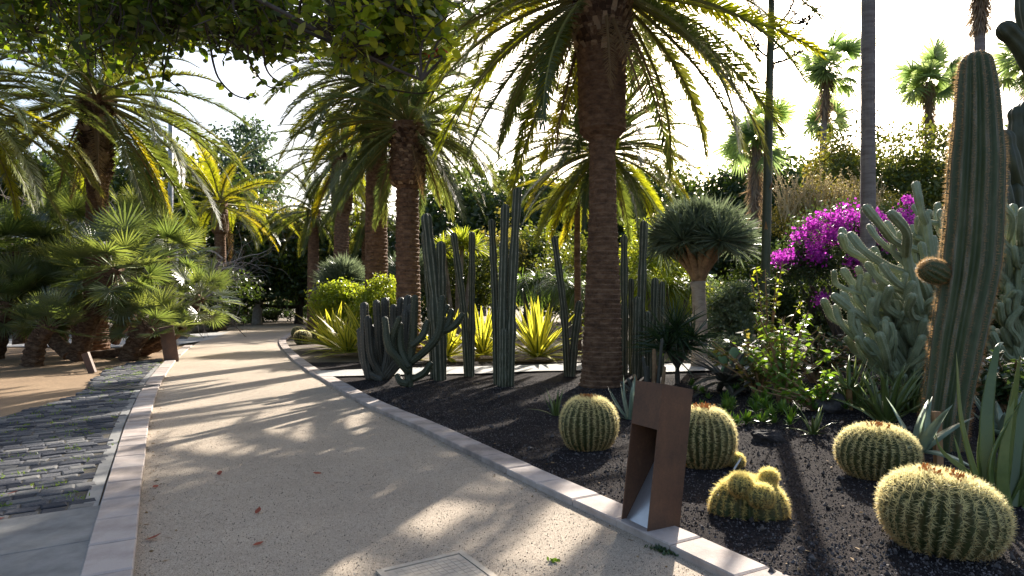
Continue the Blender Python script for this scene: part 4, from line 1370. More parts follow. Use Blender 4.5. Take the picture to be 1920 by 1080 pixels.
ALS = [leaf_mesh('leaf', .40, .045, M_ALOE, (1, .95, .8, .5, 0), b_, thick=.25, sag=s_) for b_, s_ in ((.1, .05), (.3, .1), (-.1, .1))]
AL2 = [leaf_mesh('leaf', .40, .045, M_AGAVE, (1, .95, .8, .5, 0), b_, thick=.25, sag=s_) for b_, s_ in ((-.1, .05), (-.3, .0), (-.2, .1))]
p = gp(1042, 782)
rosette('aloe', 'small dark aloe at the left of the lone round barrel cactus', 'aloe', (p[0], p[1], .02), ALS, 11, 1.0, 15, 85, 322)
p = gp(1182, 788)
rosette('aloe', 'grey aloe with curling leaves directly behind the rusty bollard', 'aloe', (p[0], p[1], .02), AL2, 14, 1.35, 20, 85, 323)
p = gp(1525, 828)
rosette('aloe', 'dark low aloe on the gravel above the flat brown rock', 'aloe', (p[0], p[1], bed_z(p[0], p[1])), ALS, 13, .85, 10, 80, 324)
p = at(1592, 740, 8.0)
rosette('aloe', 'green aloe with arching leaves under the finger cactus', 'aloe', (p[0], p[1], .1), ALS, 13, 1.25, 5, 75, 325, up=.32, stem_r=.04)
p = at(1660, 790, 7.4)
rosette('aloe', 'dark upright aloe tuft left of the giant cactus foot', 'aloe', (p[0], p[1], .1), ALS, 26, 1.9, 40, 88, 326)
p = at(1600, 770, 8.2)
rosette('aloe', 'second dark upright aloe tuft in the shade under the finger cactus', 'aloe', (p[0], p[1], .1), ALS, 24, 1.7, 35, 88, 327)
p = at(1710, 760, 7.9)
rosette('aloe', 'third dark aloe tuft touching the giant cactus trunk', 'aloe', (p[0], p[1], .1), ALS, 22, 1.6, 35, 88, 328)
AG3 = [leaf_mesh('leaf', .6, .13, M_AGAVE, (.75, 1, .95, .7, .4, 0), b_, thick=.14, sag=s_) for b_, s_ in ((.1, 0), (.2, .1), (-.05, .2))]
p = at(1880, 770, 6.8)
rosette('agave', 'blue-grey broad agave in the shade right of the giant cactus', 'agave', (p[0], p[1], .05), AG3, 18, 1.0, 5, 80, 329)
p = at(1850, 700, 8.6)
rosette('agave', 'dim green agave farther back right of the giant cactus', 'agave', (p[0], p[1], .05), AG3, 20, 1.2, 5, 85, 330)
p = at(1925, 720, 8.2)
rosette('agave', 'dim agave at the right edge behind the long-leaved aloe', 'agave', (p[0], p[1], .05), AG3, 20, 1.1, 5, 85, 331)
# long-leaved aloe, right edge
t = thing('long_leaf_aloe', 'aloe with long smooth upright leaves at the right edge beside the biggest barrel', 'aloe', (*at(1880, 0, 4.5)[:2], 0))
off = np.array([*at(1880, 0, 4.5)[:2], 0])
for i, (c, w) in enumerate([([(1830, 915), (1806, 800), (1793, 660)], 26), ([(1852, 935), (1850, 790), (1868, 660), (1882, 642)], 38), ([(1885, 960), (1895, 800), (1912, 668)], 36), ([(1862, 945), (1862, 860), (1918, 745)], 30), ([(1905, 985), (1905, 840), (1935, 690)], 40),
                          ([(1875, 970), (1835, 905), (1770, 850), (1752, 812)], 20), ([(1895, 970), (1880, 880), (1905, 700)], 30), ([(1915, 990), (1935, 830), (1960, 640)], 42), ([(1840, 925), (1836, 860), (1838, 800)], 22), ([(1930, 1000), (1960, 900), (1990, 760)], 40), ([(1845, 940), (1815, 900), (1788, 815)], 16), ([(1900, 985), (1940, 860), (1985, 820)], 30)]):
    d0 = 4.5 + .06 * (i % 3)
    q = np.array([at(x, y, d0 + .10 * math.sin(i * 2.1) * j) for j, (x, y) in enumerate(c)]) - off
    q[0] = q[0] * [.6, 1, 1]
    q[0][2] = min(q[0][2], .02)
    P = spline(q, 200)
    ln = np.r_[0, np.cumsum(np.linalg.norm(np.diff(P, axis=0), axis=1))]
    P = np.stack([np.interp(np.linspace(0, ln[-1], 20), ln, P[:, k_]) for k_ in range(3)], 1)
    s = np.linspace(0, 1, 20)
    wd = w / F_PX * d0 / 2 * .72
    n = 8
    a = np.arange(n) / n * TAU
    T, U, W_ = frames(P)
    face = unit(np.array([math.cos(i * 2.4), math.sin(i * 2.4) - 1.6, .0]))
    Sd = unit(np.cross(T, face))
    Nn = np.cross(Sd, T)
    prof = wd * np.interp(s, [0, .25, .6, .9, 1], [1, 1, .72, .32, .03])
    ca, sa = np.cos(a), np.sin(a)
    V = P[:, None] + prof[:, None, None] * (ca[None, :, None] * Sd[:, None] + (.32 * sa - .38 * (1 - ca ** 2))[None, :, None] * Nn[:, None])
    ii = np.arange(19)[:, None] * n
    jj = np.arange(n)[None]
    g = Geo()
    g.add(V.reshape(-1, 3), np.stack([ii + jj, ii + (jj + 1) % n, ii + n + (jj + 1) % n, ii + n + jj], -1).reshape(-1, 4))
    link('leaf', g.mesh('leaf', M_ALOE, True), t)

# ---- dragon trees: forked limbs under an umbrella of stiff rosettes
DRL = []
for k in range(3):
    g = Geo()
    m = 230
    D = rand_dirs(m, -.55, 1)
    blades(g, D * .04, D, rand_dirs(m), rng.uniform(.50, .78, m), .032, (.8, 1, .7, 0), sag=.08)
    DRL.append(g.mesh('leaf_rosette', M_DRACO))
def dragon_tree(label, px, d, py_fork, py_c, w_px, h_px, nh, seed, tr, leaf=1.0):
    q = np.random.default_rng(seed)
    b = px2(px, d)
    t = thing('dragon_tree', label, 'dragon tree', (b[0], b[1], 0), 'dragon trees')
    zf = zt(py_fork, d)
    g = Geo()
    s = np.linspace(0, 1, 24)
    a = np.arange(14)[None] / 14
    add_tube(g, np.c_[.03 * np.sin(s * 4), .02 * np.cos(s * 5), -.05 + (zf + .05) * s], tr * (1.18 - .25 * s + .15 * (s > .93)), 14, 1 + .03 * np.sin(a * TAU * 3 + s[:, None] * 8) + .02 * np.sin(s[:, None] * 60))
    link('trunk', g.mesh('trunk', M_DRAGON, True), t)
    rx, rz, zc = w_px / F_PX * d / 2 - .45 * leaf, h_px / F_PX * d / 2, zt(py_c, d)
    for i in range(nh):
        az = i * 2.39996
        rr = rx * math.sqrt((i + .4) / nh)
        p = np.array([rr * math.cos(az), rr * math.sin(az), zc + rz * (.42 - .85 * (rr / rx) ** 2) + q.normal(0, .05)])
        g = Geo()
        P = spline([(0, 0, zf - .08), (p[0] * .30, p[1] * .30, zf + (p[2] - zf) * .45), p * [.8, .8, 1] + [0, 0, .02], p], 10)
        add_tube(g, P, np.linspace(tr * .6, .05, 10), 7, 1 + .08 * np.sin(np.linspace(0, 20, 10))[:, None] * np.ones((1, 7)))
        link('limb', g.mesh('limb', M_DRAGLIMB, True), t)
        link('leaf_rosette', DRL[q.integers(3)], t, p, (q.normal(0, .25), q.normal(0, .25), q.uniform(0, 6)), leaf * q.uniform(.9, 1.15), kind='stuff')
dragon_tree('dragon tree with pale trunk and round umbrella of stiff grey-green leaves', 1310, 14.6, 528, 436, 222, 120, 24, 1, .16)
dragon_tree('rounded grey-green dragon tree left of the central palm trunks', 645, 23, 560, 522, 105, 60, 16, 2, .18, 1.05)
dragon_tree('grey-green dragon tree behind the scaly-necked palm trunk', 770, 24.5, 570, 512, 130, 70, 16, 3, .18, 1.05)
# dark forked yucca in front of the dragon tree
p = at(1270, 722, 11.4)
t = thing('forked_yucca', 'small dark yucca with forked stem and spidery leaves before the dragon tree', 'yucca', (p[0], p[1], .02))
g = Geo()
m = 90
D = rand_dirs(m, -.5, 1)
blades(g, D * .02, D, rand_dirs(m), rng.uniform(.50, .80, m), .030, (1, .9, .6, 0), sag=.12)
me = g.mesh('leaf_rosette', M_YUCCA)
for (tx, ty) in [(1246, 628), (1268, 618), (1300, 632), (1284, 650), (1250, 655)]:
    e = at(tx, ty, 11.4 + rng.normal(0, .12)) - [p[0], p[1], .02]
    g = Geo()
    add_tube(g, spline([(0, 0, -.04), (0.0, 0, .30), (e * .55 + [0, 0, .12]), e], 12), np.linspace(.04, .025, 12), 7)
    link('stem', g.mesh('stem', M_DBARK), t)
    link('leaf_rosette', me, t, e, (rng.normal(0, .3), rng.normal(0, .3), rng.uniform(0, 6)), rng.uniform(.85, 1.1), kind='stuff')
# knobby succulents with pale tips near the bollard
p = gp(1232, 738)
t = thing('flowering_succulent', 'upright pale-tipped succulent stalks left of the forked yucca', 'succulent', (p[0], p[1], .02))
for i, (x0, y0, x1, y1, w) in enumerate([(1232, 738, 1241, 638, 8), (1224, 735, 1226, 658, 10), (1212, 735, 1206, 672, 9), (1240, 736, 1246, 690, 8), (1218, 738, 1214, 690, 10), (1202, 738, 1190, 705, 9), (1195, 740, 1178, 712, 9), (1230, 738, 1232, 690, 10), (1186, 740, 1166, 718, 8)]):
    dd = p[1] + .1 * math.sin(i * 2)
    a_, b_ = at(x0, y0, dd) - [p[0], p[1], .02], at(x1, y1, dd) - [p[0], p[1], .02]
    a_[2] = -.03
    g = Geo()
    ribbed(g, spline([a_, (a_ + b_) / 2 + [.02 * math.sin(i), 0, 0], b_], 12), w / F_PX * dd / 2 * np.linspace(1, .75, 12), 6, .2)
    link('stalk', g.mesh('stalk', M_DRAGLIMB if i % 2 else M_GREYCACT, True), t)

# ------------------------------------------------------------------ bollards, lamp post, stakes, hose
def bollard(label, p, ang, W=.27, D=.27, H=.985, lean=.13, z0=0.0, name='path_bollard'):
    """local x: away from the path; local y: along the kerb. Folded weathering-steel box with a lit slot facing the path"""
    t = thing(name, label, 'bollard', (p[0], p[1], z0), 'rusty steel bollards along the path', ang)
    th = .008
    def sh(v):
        v = np.array(v, float)
        top = v[:, 2] > H - .02
        v[top, 2] -= .20 * v[top, 0] + .03 * v[top, 1]
        v[:, 0] += v[:, 2] / H * lean
        return v
    def panel(lo, hi, nm, mat):
        g = Geo()
        box(g, lo, hi)
        g.v[0] = sh(g.v[0])
        link(nm, g.mesh(nm, mat), t)
    panel((0, 0, -.05), (D, th, H - .012), 'side_panel', M_CORTEN)
    panel((0, W - th, -.05), (D, W, H - .012), 'side_panel', M_CORTEN)
    panel((D - th, th, -.05), (D, W - th, H - .012), 'back_panel', M_CORTEN)
    panel((0, 0, H - .012), (D, W, H), 'top_panel', M_CORTEN)
    panel((0.0, th, H * .70), (th, W - th, H - .012), 'front_panel', M_CORTEN)
    panel((th, th, H * .70), (D - th, W - th, H * .70 + .006), 'lamp_housing', M_CORTEN)
    g = Geo()
    y0, y1 = th + .002, W - th - .002
    v = sh([[.01, y0, .005], [.01, y1, .005], [D - th - .004, y1, .46], [D - th - .004, y0, .46], [.02, y0, -.01], [.02, y1, -.01], [D - th - .002, y1, .45], [D - th - .002, y0, .45]])
    g.add(v, [[0, 3, 2, 1], [4, 5, 6, 7], [0, 1, 5, 4], [2, 3, 7, 6], [1, 2, 6, 5], [3, 0, 4, 7]])
    link('reflector_plate', g.mesh('reflector_plate', M_STEEL), t)
    return t
bp_ = gp(1213, 1012)
bollard('tall rusty steel bollard in the right foreground with a slot and shiny plate', bp_, R(28), z0=.0)
lb = gp(336, 676)
bollard('rusty steel bollard at the left kerb beside the fan palms', lb, R(180 + 26) , W=.33, D=.33, H=.95, lean=.13)
fb = gp(580, 613)
bollard('distant small rusty bollard where the path bends away', fb, R(0), W=.35, D=.45, H=.95, lean=.1)
def stake(label, p0, p1, d, w):
    a, b = at(*p0, d), at(*p1, d)
    a[2] = -.03
    t = np.array(b) - a
    g = Geo()
    u = unit(t)
    s1 = unit(np.cross(u, [0, 1, 0])) * w
    s2 = unit(np.cross(u, s1)) * w * .5
    v = [q + i * s1 + j * s2 for q in (np.zeros(3), t) for i, j in ((-1, -1), (1, -1), (1, 1), (-1, 1))]
    g.add(v, [[0, 3, 2, 1], [4, 5, 6, 7], [0, 1, 5, 4], [1, 2, 6, 5], [2, 3, 7, 6], [3, 0, 4, 7]])
    tag(link('marker_stake', g.mesh('marker_stake', M_CORTEN), None, tuple(a)), label, 'stake', 'short marker stakes in the sand')
stake('short rusty stake leaning in the sand before the fan palms', (174, 697), (160, 662), EYE * F_PX / (697 - HY), .075)
stake('short brown stake in the sand left of the rear bollard side', (277, 662), (272, 638), 18.6, .05)
# lamp post
d = 23.0
b = px2(320, d)
t = thing('lamp_post', 'slim grey metal lamp post with white lamp head rising above the fan palms', 'lamp post', (b[0], b[1], 0))
g = Geo()
add_tube(g, [(0, 0, -.1), (0, 0, 3), (0, 0, zt(203, d))], [.095, .09, .08], 14)
link('pole', g.mesh('pole', M_GALV, True), t)
g = Geo()
zl = zt(234, d)
add_tube(g, [(0, 0, zl + .1), (.15, 0, zl + .08), (.3, 0, zl)], .03, 8)
link('bracket', g.mesh('bracket', M_GALV), t)
g = Geo()
a = np.linspace(0, 1, 7)
add_tube(g, np.c_[np.full(7, .36), np.zeros(7), zl - .1 + .34 * a], .24 * np.array([1, 1.0, .85, .62, .45, .3, .1]), 16)
link('lamp_head', g.mesh('lamp_head', M_LAMPW, True), t)
g = Geo()
add_tube(g, [(.18, 0, -.1), (.18, 0, zt(408, d)), ], .09, 10)
link('control_box', g.mesh('control_box', M_GALV), t)
# wooden prop by the giant cactus
p = gp(1762, 880)
g = Geo()
box(g, (-.035, -.02, -.05), (.035, .02, .50))
tag(link('wooden_prop', g.mesh('wooden_prop', M_WOOD), None, (p[0] - .01, p[1], .02), (R(-6), R(3), R(10))), 'orange wooden prop board at the foot of the giant cactus', 'board')
# irrigation hose
P = spline([at(1376, 893, 5.55), at(1388, 872, 5.6), at(1384, 852, 5.75), at(1370, 850, 5.9)], 20)
P[:, 2] = np.maximum(.03, [.03 + .10 * math.sin(math.pi * i / 19) for i in range(20)])
g = Geo()
add_tube(g, P, .009, 8)
tag(link('irrigation_hose', g.mesh('irrigation_hose', M_HOSE, True)), 'thin white irrigation hose loop beside the half-hidden barrel cactus', 'hose')
# fallen leaves on the path
LEAFS = []
for k in range(3):
    g = Geo()
    blades(g, [[0, 0, 0]], [[1, 0, .1]], [[0, .2, 1]], .11, .055, (.1, .7, 1, .7, 0), bend=-.15 + .12 * k)
    LEAFS.append(g.mesh('fallen_leaf', M_FALLEN))
for i, (px, py, lab) in enumerate([(480, 966, 'dark red fallen leaf curled on the path centre'), (474, 1026, 'reddish fallen leaf flat on the near path'), (412, 893, 'brown fallen leaf on the shaded path'), (272, 1016, 'dry leaf against the left kerb in front'), (603, 890, 'small dark leaf on the path toward the right'), (297, 912, 'tiny leaf on the shaded path by the left kerb'), (12, 940, 'red leaf lying on the cobbles at the left edge'), (8, 985, 'orange leaf on the cobbles near the slabs')]):
    p = gp(px, py)
    tag(link('fallen_leaf', LEAFS[i % 3], None, (p[0], p[1], .012 if px > 100 else .055), (rng.normal(0, .2), rng.normal(0, .2), rng.uniform(0, 6)), rng.uniform(.6, .9)), lab, 'leaf', 'fallen leaves on the paving')
p = gp(1040, 1055)
g = Geo()
m = 14
blades(g, np.c_[rng.normal(0, .015, (m, 2)), np.zeros(m)], rand_dirs(m, .1, .9), rand_dirs(m), .03, .02, (.3, 1, 0))
tag(link('seedling', g.mesh('seedling', M_GRASS), None, (p[0], p[1], .003), kind='stuff'), 'tiny green seedling growing in the sunlit path', 'seedling')
p = gp(1250, 1035)
g = Geo()
m = 160
blades(g, np.c_[rng.normal(0, .05, m), rng.normal(0, .025, m), np.zeros(m)], rand_dirs(m, .1, .9), rand_dirs(m), .03, .012, (.6, 1, 0))
tag(link('moss_tuft', g.mesh('moss_tuft', M_HEDGE), None, (p[0], p[1], .003), (0, 0, R(-40)), kind='stuff'), 'dark moss tuft in the shadow at the rusty bollard foot', 'moss')

# ------------------------------------------------------------------ broad-leaved trees and shrubs
def crown_pts(c, rad, n, inner=.45, seed=0, lumps=.22, zmin=-.75):
    q = np.random.default_rng(seed)
    z = q.uniform(zmin, 1, n)
    a = q.uniform(0, TAU, n)
    s = np.sqrt(1 - z * z)
    D = np.stack([s * np.cos(a), s * np.sin(a), z], 1)
    ph = q.uniform(0, TAU, 6)
    k = 1 + lumps * (np.sin(3 * D[:, 0] + ph[0]) * np.sin(3 * D[:, 2] + ph[1]) + .8 * np.sin(5 * D[:, 1] + ph[2] + 2 * D[:, 0]) * np.sin(4.5 * D[:, 2] + ph[3]) + .5 * np.sin(9 * D[:, 0] + ph[4]) * np.sin(8 * D[:, 2] + ph[5]))
    rr = inner + (1 - inner) * q.random(n) ** .45
    return np.asarray(c) + D * (rr * k)[:, None] * np.asarray(rad)

def tree(name, label, cat, px, d, top, bottom, wpx, mat, n=240, per=40, leaf=.26, seed=0, trunk=None, bark=None, group=None, inner=.45, sig=.11, depth=None, base_px=None, lumps=.22, flat=.35, aspect=.55, extra=None):
    """crown given by its outline in the photo at distance d; trunk: radius or None"""
    x, _ = px2(px, d)
    z1, z0 = zt(top, d), max(.02, zt(bottom, d))
    rx, rz = wpx / F_PX * d / 2, (z1 - z0) / 2
    ry = depth or rx
    bx = x if base_px is None else px2(base_px, d)[0]
    t = thing(name, label, cat, (bx, d, 0), group)
    c = np.array([x - bx, 0, (z0 + z1) / 2])
    pts = crown_pts(c, (rx, ry, rz), n, inner, seed, lumps)
    pts[:, 2] = np.maximum(pts[:, 2], .05)
    g = Geo()
    leaf_cloud(g, pts, min(rx, rz) * sig * np.array([1.3, 1.3, .9]), per, leaf, flat=flat, aspect=aspect)
    if extra:
        extra(g, pts)
    link('crown' if trunk and trunk > .06 else 'foliage', g.mesh('crown', mat), t, kind='stuff')
    if trunk:
        q = np.random.default_rng(seed + 7)
        g = Geo()
        fork = np.array([c[0] * .4, 0, max(.3, z0 + .15 * rz)])
        s = np.linspace(0, 1, 12)
        P = spline([(0, 0, -.1), fork * .5 + [q.normal(0, .05) * fork[2], 0, 0], fork], 12)
        add_tube(g, P, trunk * (1.25 - .5 * s), 9, 1 + .08 * np.sin(np.arange(9)[None] * 2.1 + s[:, None] * 9))
        link('trunk', g.mesh('trunk', bark or M_DBARK, True), t)
        g = Geo()
        for k in range(9):
            e = pts[q.integers(len(pts))]
            m = fork + (e - fork) * .5 + q.normal(0, .08, 3) * rz
            add_tube(g, spline([fork, m, e], 8), np.linspace(trunk * .55, trunk * .08, 8), 5)
        link('limbs', g.mesh('limbs', bark or M_DBARK), t, kind='stuff')
    return t

BGG = 'dark trees closing the background'
# background wood, tree by tree
for i, (px, d, top, bot, w, m, lab) in enumerate([
    (-60, 40, 250, 560, 420, M_TREED, 'dark tree outside the left picture edge'),
    (120, 44, 290, 560, 330, M_TREED, 'dark tree behind the left fan palms and bare branches'),
    (330, 46, 300, 575, 280, M_TREED, 'dark tree behind the lamp post'),
    (560, 48, 395, 590, 260, M_TREED, 'dark tree behind the white-trunked tree'),
    (690, 52, 405, 590, 230, M_TREED, 'dark tree behind the three central palm trunks'),
    (860, 46, 350, 585, 240, M_TREED, 'dark tree right of the scaly-necked palm'),
    (985, 50, 345, 585, 210, M_TREED, 'dark tree behind the tallest columnar cacti'),
    (1100, 54, 340, 585, 240, M_TREED, 'dark tree behind the large palm trunk'),
    (1235, 55, 318, 585, 230, M_TREED, 'dark rounded tree on the skyline left of the dragon tree'),
    (1360, 52, 315, 585, 200, M_TREED, 'dark rounded tree on the skyline above the dragon tree'),
    (1480, 48, 300, 585, 240, M_TREED, 'dark tree behind the pale flower stalks'),
    (2010, 36, 250, 580, 460, M_TREED, 'dark tree outside the right picture edge')]):
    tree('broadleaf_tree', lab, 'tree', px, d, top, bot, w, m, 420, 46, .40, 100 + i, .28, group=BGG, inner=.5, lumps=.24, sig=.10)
tree('broadleaf_tree', 'pale blue-green tree rising into the sky left of the central palms', 'tree', 462, 50, 222, 420, 120, M_TREEB, 150, 34, .36, 130, .22)
tree('broadleaf_tree', 'large glossy tree on the right skyline behind the bare grey trunk', 'tree', 1650, 27, 238, 560, 250, M_TREEM, 420, 46, .17, 131, .22, sig=.09)
tree('broadleaf_tree', 'yellowish tree top left of the large glossy tree', 'tree', 1565, 29, 245, 540, 110, M_OLIVE, 200, 42, .16, 132, .16)
tree('broadleaf_tree', 'glossy tree on the right skyline reaching the giant cactus', 'tree', 1765, 25, 262, 560, 190, M_TREEM, 330, 46, .16, 133, .2, sig=.09)
tree('broadleaf_tree', 'small tree with smooth pale trunk and wide leafy crown at the path bend', 'tree', 515, 46, 392, 545, 190, M_OLIVE, 360, 46, .23, 134, .30, M_PALEBARK, base_px=482, sig=.09)
tree('broadleaf_tree', 'leafy green tree right of the pale-trunked tree', 'tree', 565, 46, 445, 575, 110, M_LIME, 220, 42, .22, 135, .14)
# mid-ground shrubs
SHG = 'shrubs behind the cactus bed'
for i, (px, d, top, bot, w, m, n, per, lf, lab) in enumerate([
    (645, 21.5, 528, 612, 105, M_LIME, 190, 44, .10, 'lime green shrub left of the central palm trunks'),
    (716, 18.2, 522, 622, 80, M_LIME, 150, 44, .09, 'small bright lime shrub between two central palm trunks'),
    (870, 27, 440, 620, 130, M_TREEM, 240, 42, .16, 'mid green shrub behind the thin V-shaped cacti'),
    (940, 33, 425, 600, 110, M_OLIVE, 190, 42, .18, 'olive yellow shrub behind the tallest columnar cacti'),
    (1010, 35, 420, 600, 140, M_TREEM, 240, 42, .2, 'rounded green shrub right of the tallest columnar cacti'),
    (1060, 30, 470, 620, 130, M_TREEM, 200, 42, .16, 'green shrub left of the large palm trunk'),
    (1110, 24, 430, 640, 130, M_TREEM, 240, 40, .13, 'feathery shrub behind the large palm trunk'),
    (1235, 22, 405, 640, 130, M_LIME, 330, 44, .11, 'tall yellow-green feathery shrub left of the dragon tree'),
    (1195, 26, 430, 620, 90, M_LIME, 200, 44, .12, 'yellow-green shrub right behind the large trunk'),
    (1290, 24, 500, 650, 120, M_GREYG, 220, 44, .12, 'grey-green shrub behind the dragon tree trunk'),
    (1372, 17.5, 530, 668, 80, M_GREYG, 200, 44, .10, 'pale grey-green shrub right of the dragon tree trunk'),
    (1375, 15.2, 634, 685, 100, M_GREYG, 150, 40, .08, 'low sunlit clipped shrub right of the dragon tree foot'),
    (1420, 22, 470, 640, 110, M_TREED, 200, 40, .14, 'dark shrub behind the green flower pole'),
    (1500, 21, 520, 650, 150, M_TREED, 220, 40, .13, 'dark shrub under the bougainvillea'),
    (1600, 19, 500, 660, 160, M_TREED, 220, 40, .12, 'dark shrub behind the finger cactus'),
    (1760, 15, 480, 680, 200, M_TREED, 240, 40, .11, 'dark shrub behind the giant cactus'),
    (1930, 14, 430, 690, 200, M_TREED, 240, 40, .11, 'dark shrub at the right edge behind the cacti'),
    (395, 36, 560, 616, 110, M_HEDGE, 240, 44, .17, 'dark rounded hedge shrub at the left of the path bend'),
    (470, 52, 578, 605, 120, M_HEDGE, 150, 40, .18, 'low leafy shrub beneath the pale-trunked tree'),
    (545, 55, 560, 602, 130, M_HEDGE, 160, 40, .2, 'dark low shrub at the far end of the path'),
    (640, 52, 520, 605, 120, M_TREED, 180, 40, .2, 'dark shrub right of the distant bollard'),
    (330, 34, 480, 600, 230, M_TREED, 260, 42, .2, 'dark shrub behind the fan palms at right'),
    (90, 33, 430, 610, 340, M_TREED, 260, 42, .2, 'dark shrub behind the fan palms at left'),
    (820, 30, 480, 620, 150, M_TREED, 220, 42, .17, 'dark shrub behind the left-leaning columnar cacti'),
    (520, 58, 480, 600, 220, M_TREED, 220, 42, .2, 'shadowed shrub in the gap under the pale-trunked tree')]):
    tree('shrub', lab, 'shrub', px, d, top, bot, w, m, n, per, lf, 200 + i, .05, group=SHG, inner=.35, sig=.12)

# weeping grassy plants, yucca-topped shrub
def blade_mass(name, label, cat, px, d, pyc, wpx, n, L, W, mat, zlo=-.2, sag=.5, group=None, heads=None, spread=.6, stem=True):
    c = at(px, pyc, d)
    t = thing(name, label, cat, (c[0], c[1], 0), group)
    g = Geo()
    hs = heads or [(0, 0, 0)]
    for h in hs:
        D = rand_dirs(n, zlo, 1)
        o = np.array([h[0], h[1], c[2] + h[2]])
        blades(g, o + D * .05, D, np.tile([0, 0, 1.], (n, 1)) + rng.normal(0, .2, (n, 3)), L * rng.uniform(.75, 1.2, n), W, (.8, 1, .9, .6, 0), sag=sag * rng.uniform(.7, 1.3, n))
    link('foliage', g.mesh('foliage', mat), t, kind='stuff')
    if stem:
        g = Geo()
        for h in hs:
            add_tube(g, spline([(h[0] * .2, h[1] * .2, -.05), (h[0] * .6, h[1] * .6, (c[2] + h[2]) * .5), (h[0], h[1], c[2] + h[2])], 8), [.14, .12, .1, .09, .085, .08, .08, .08], 7)
        link('trunk', g.mesh('trunk', M_BARK), t)
    return t
blade_mass('ponytail_palm', 'weeping grassy-leaved plant right of the tallest columnar cacti', 'plant', 1010, 22, 530, 100, 240, 1.25, .03, M_GRASSY, sag=.75, heads=[(0, 0, 0), (.7, .2, .15), (-.6, .1, -.1)])
blade_mass('ponytail_palm', 'weeping grassy-leaved plant left of the large palm trunk', 'plant', 1082, 20, 545, 80, 240, 1.1, .03, M_GRASSY, sag=.75, heads=[(0, 0, 0), (-.5, .3, .2)])
blade_mass('ponytail_palm', 'weeping yellowish grassy plant right of the large palm trunk', 'plant', 1250, 19.5, 540, 120, 260, 1.2, .03, M_LIME, sag=.8, heads=[(0, 0, 0), (.8, .2, .1), (-.7, .1, .15)])
blade_mass('yucca', 'bright green spiky-headed yucca behind the left columnar cacti', 'yucca', 858, 24, 462, 90, 150, .85, .06, M_LIME, sag=.25, heads=[(0, 0, 0), (.6, .1, -.1), (-.55, .2, -.15), (.2, -.3, .1)])

# distant conifer, hazy
d = 80
b = px2(905, d)
t = thing('norfolk_pine', 'pale distant conifer with tiered branches on the skyline', 'tree', (b[0], b[1], 0))
g = Geo()
add_tube(g, [(0, 0, -.2), (0, 0, 12), (0, 0, zt(300, d))], [.5, .35, .05], 8)
link('trunk', g.mesh('trunk', M_BARK), t)
g = Geo()
for z in np.arange(9, zt(305, d), .9):
    rr = 4.6 * (1 - (z - 9) / (zt(290, d) - 9)) + .5
    for k in range(9):
        a = rng.uniform(0, TAU)
        u = np.linspace(.15, 1, 16)[:, None]
        pts = np.array([0, 0, z]) + u * np.array([math.cos(a), math.sin(a), .12]) * rr
        leaf_cloud(g, pts, .14, 5, .40, aspect=.3)
link('crown', g.mesh('crown', M_TREEB), t, kind='stuff')

# ------------------------------------------------------------------ bare brushwood at left
def twiggy(label, px, d, py, height, spread, n0, seed, lean=0.0, mat=M_TWIG, cat='tree', name='bare_tree', levels=3, r0=.10):
    q = np.random.default_rng(seed)
    c = at(px, HY, d)
    t = thing(name, label, cat, (c[0], c[1], 0), 'bare grey branches behind the fan palms')
    gt, gw = Geo(), Geo()
    z0 = max(0, zt(py, d))
    def grow(p, dr, L, r, lev):
        k = 6
        P = [p]
        for i in range(k):
            dr = unit(dr + q.normal(0, .20, 3) + np.array([0, 0, -.03 if lev else .0]))
            P.append(P[-1] + dr * L / k)
        P = np.array(P)
        add_tube(gt if lev < 1 else gw, P, np.linspace(r, r * .45, k + 1), 6 if lev < 1 else 3, cap=False)
        if lev < levels:
            for _ in range(q.integers(4, 7)):
                i = q.integers(2, k + 1)
                nd = unit(dr * .5 + q.normal(0, .75, 3))
                grow(P[i], nd, L * q.uniform(.45, .7), r * .42, lev + 1)
    for i in range(n0):
        a = q.uniform(0, TAU)
        grow(np.array([0, 0, -.05]), unit(np.array([math.cos(a) * spread + lean, math.sin(a) * spread * .5, 1.0])), height * q.uniform(.8, 1.1), r0, 0)
    link('limbs', gt.mesh('limbs', M_BARK, True), t, kind='stuff')
    link('twigs', gw.mesh('twigs', mat), t, kind='stuff')
twiggy('leafless grey tree with tangled twigs at the left edge', 20, 27, 420, 5.6, .9, 4, 1, .5)
twiggy('leafless grey tree with tangled twigs behind the left date palm', 235, 28, 420, 6.0, .8, 4, 2, -.2)
twiggy('leafless brushwood tree right of the lamp post', 345, 27, 420, 4.4, .5, 3, 3, .0)
# ------------------------------------------------------------------ green flower pole with branches (right of the dragon tree)
d = 11.5
b = px2(1434, d)
t = thing('flower_pole', 'tall thin green flower stalk with brown bracts and branched top', 'plant', (b[0], b[1], 0))
off = np.array([b[0], b[1], 0])
P = spline(np.array([at(1432, 640, d), at(1438, 400, d), at(1443, 150, d), at(1448, -60, d)]) - off, 50)
P[0][2] = -.05
g = Geo()
add_tube(g, P, np.interp(np.linspace(0, 1, 50), [0, .5, 1], [.085, .075, .05]), 10)
link('stalk', g.mesh('stalk', M_COLCACT, True), t)
g = Geo()
for k in range(26):
    u = (k + .5) / 26
    p = P[int(u * 49)]
    a = k * 2.4
    o = np.array([math.cos(a), math.sin(a), 0])
    blades(g, [p + o * .06], [o * .35 + [0, 0, 1]], [o], .2, .07, (1, .8, .4, 0), thick=.1)
link('bracts', g.mesh('bracts', M_CORK), t, kind='stuff')
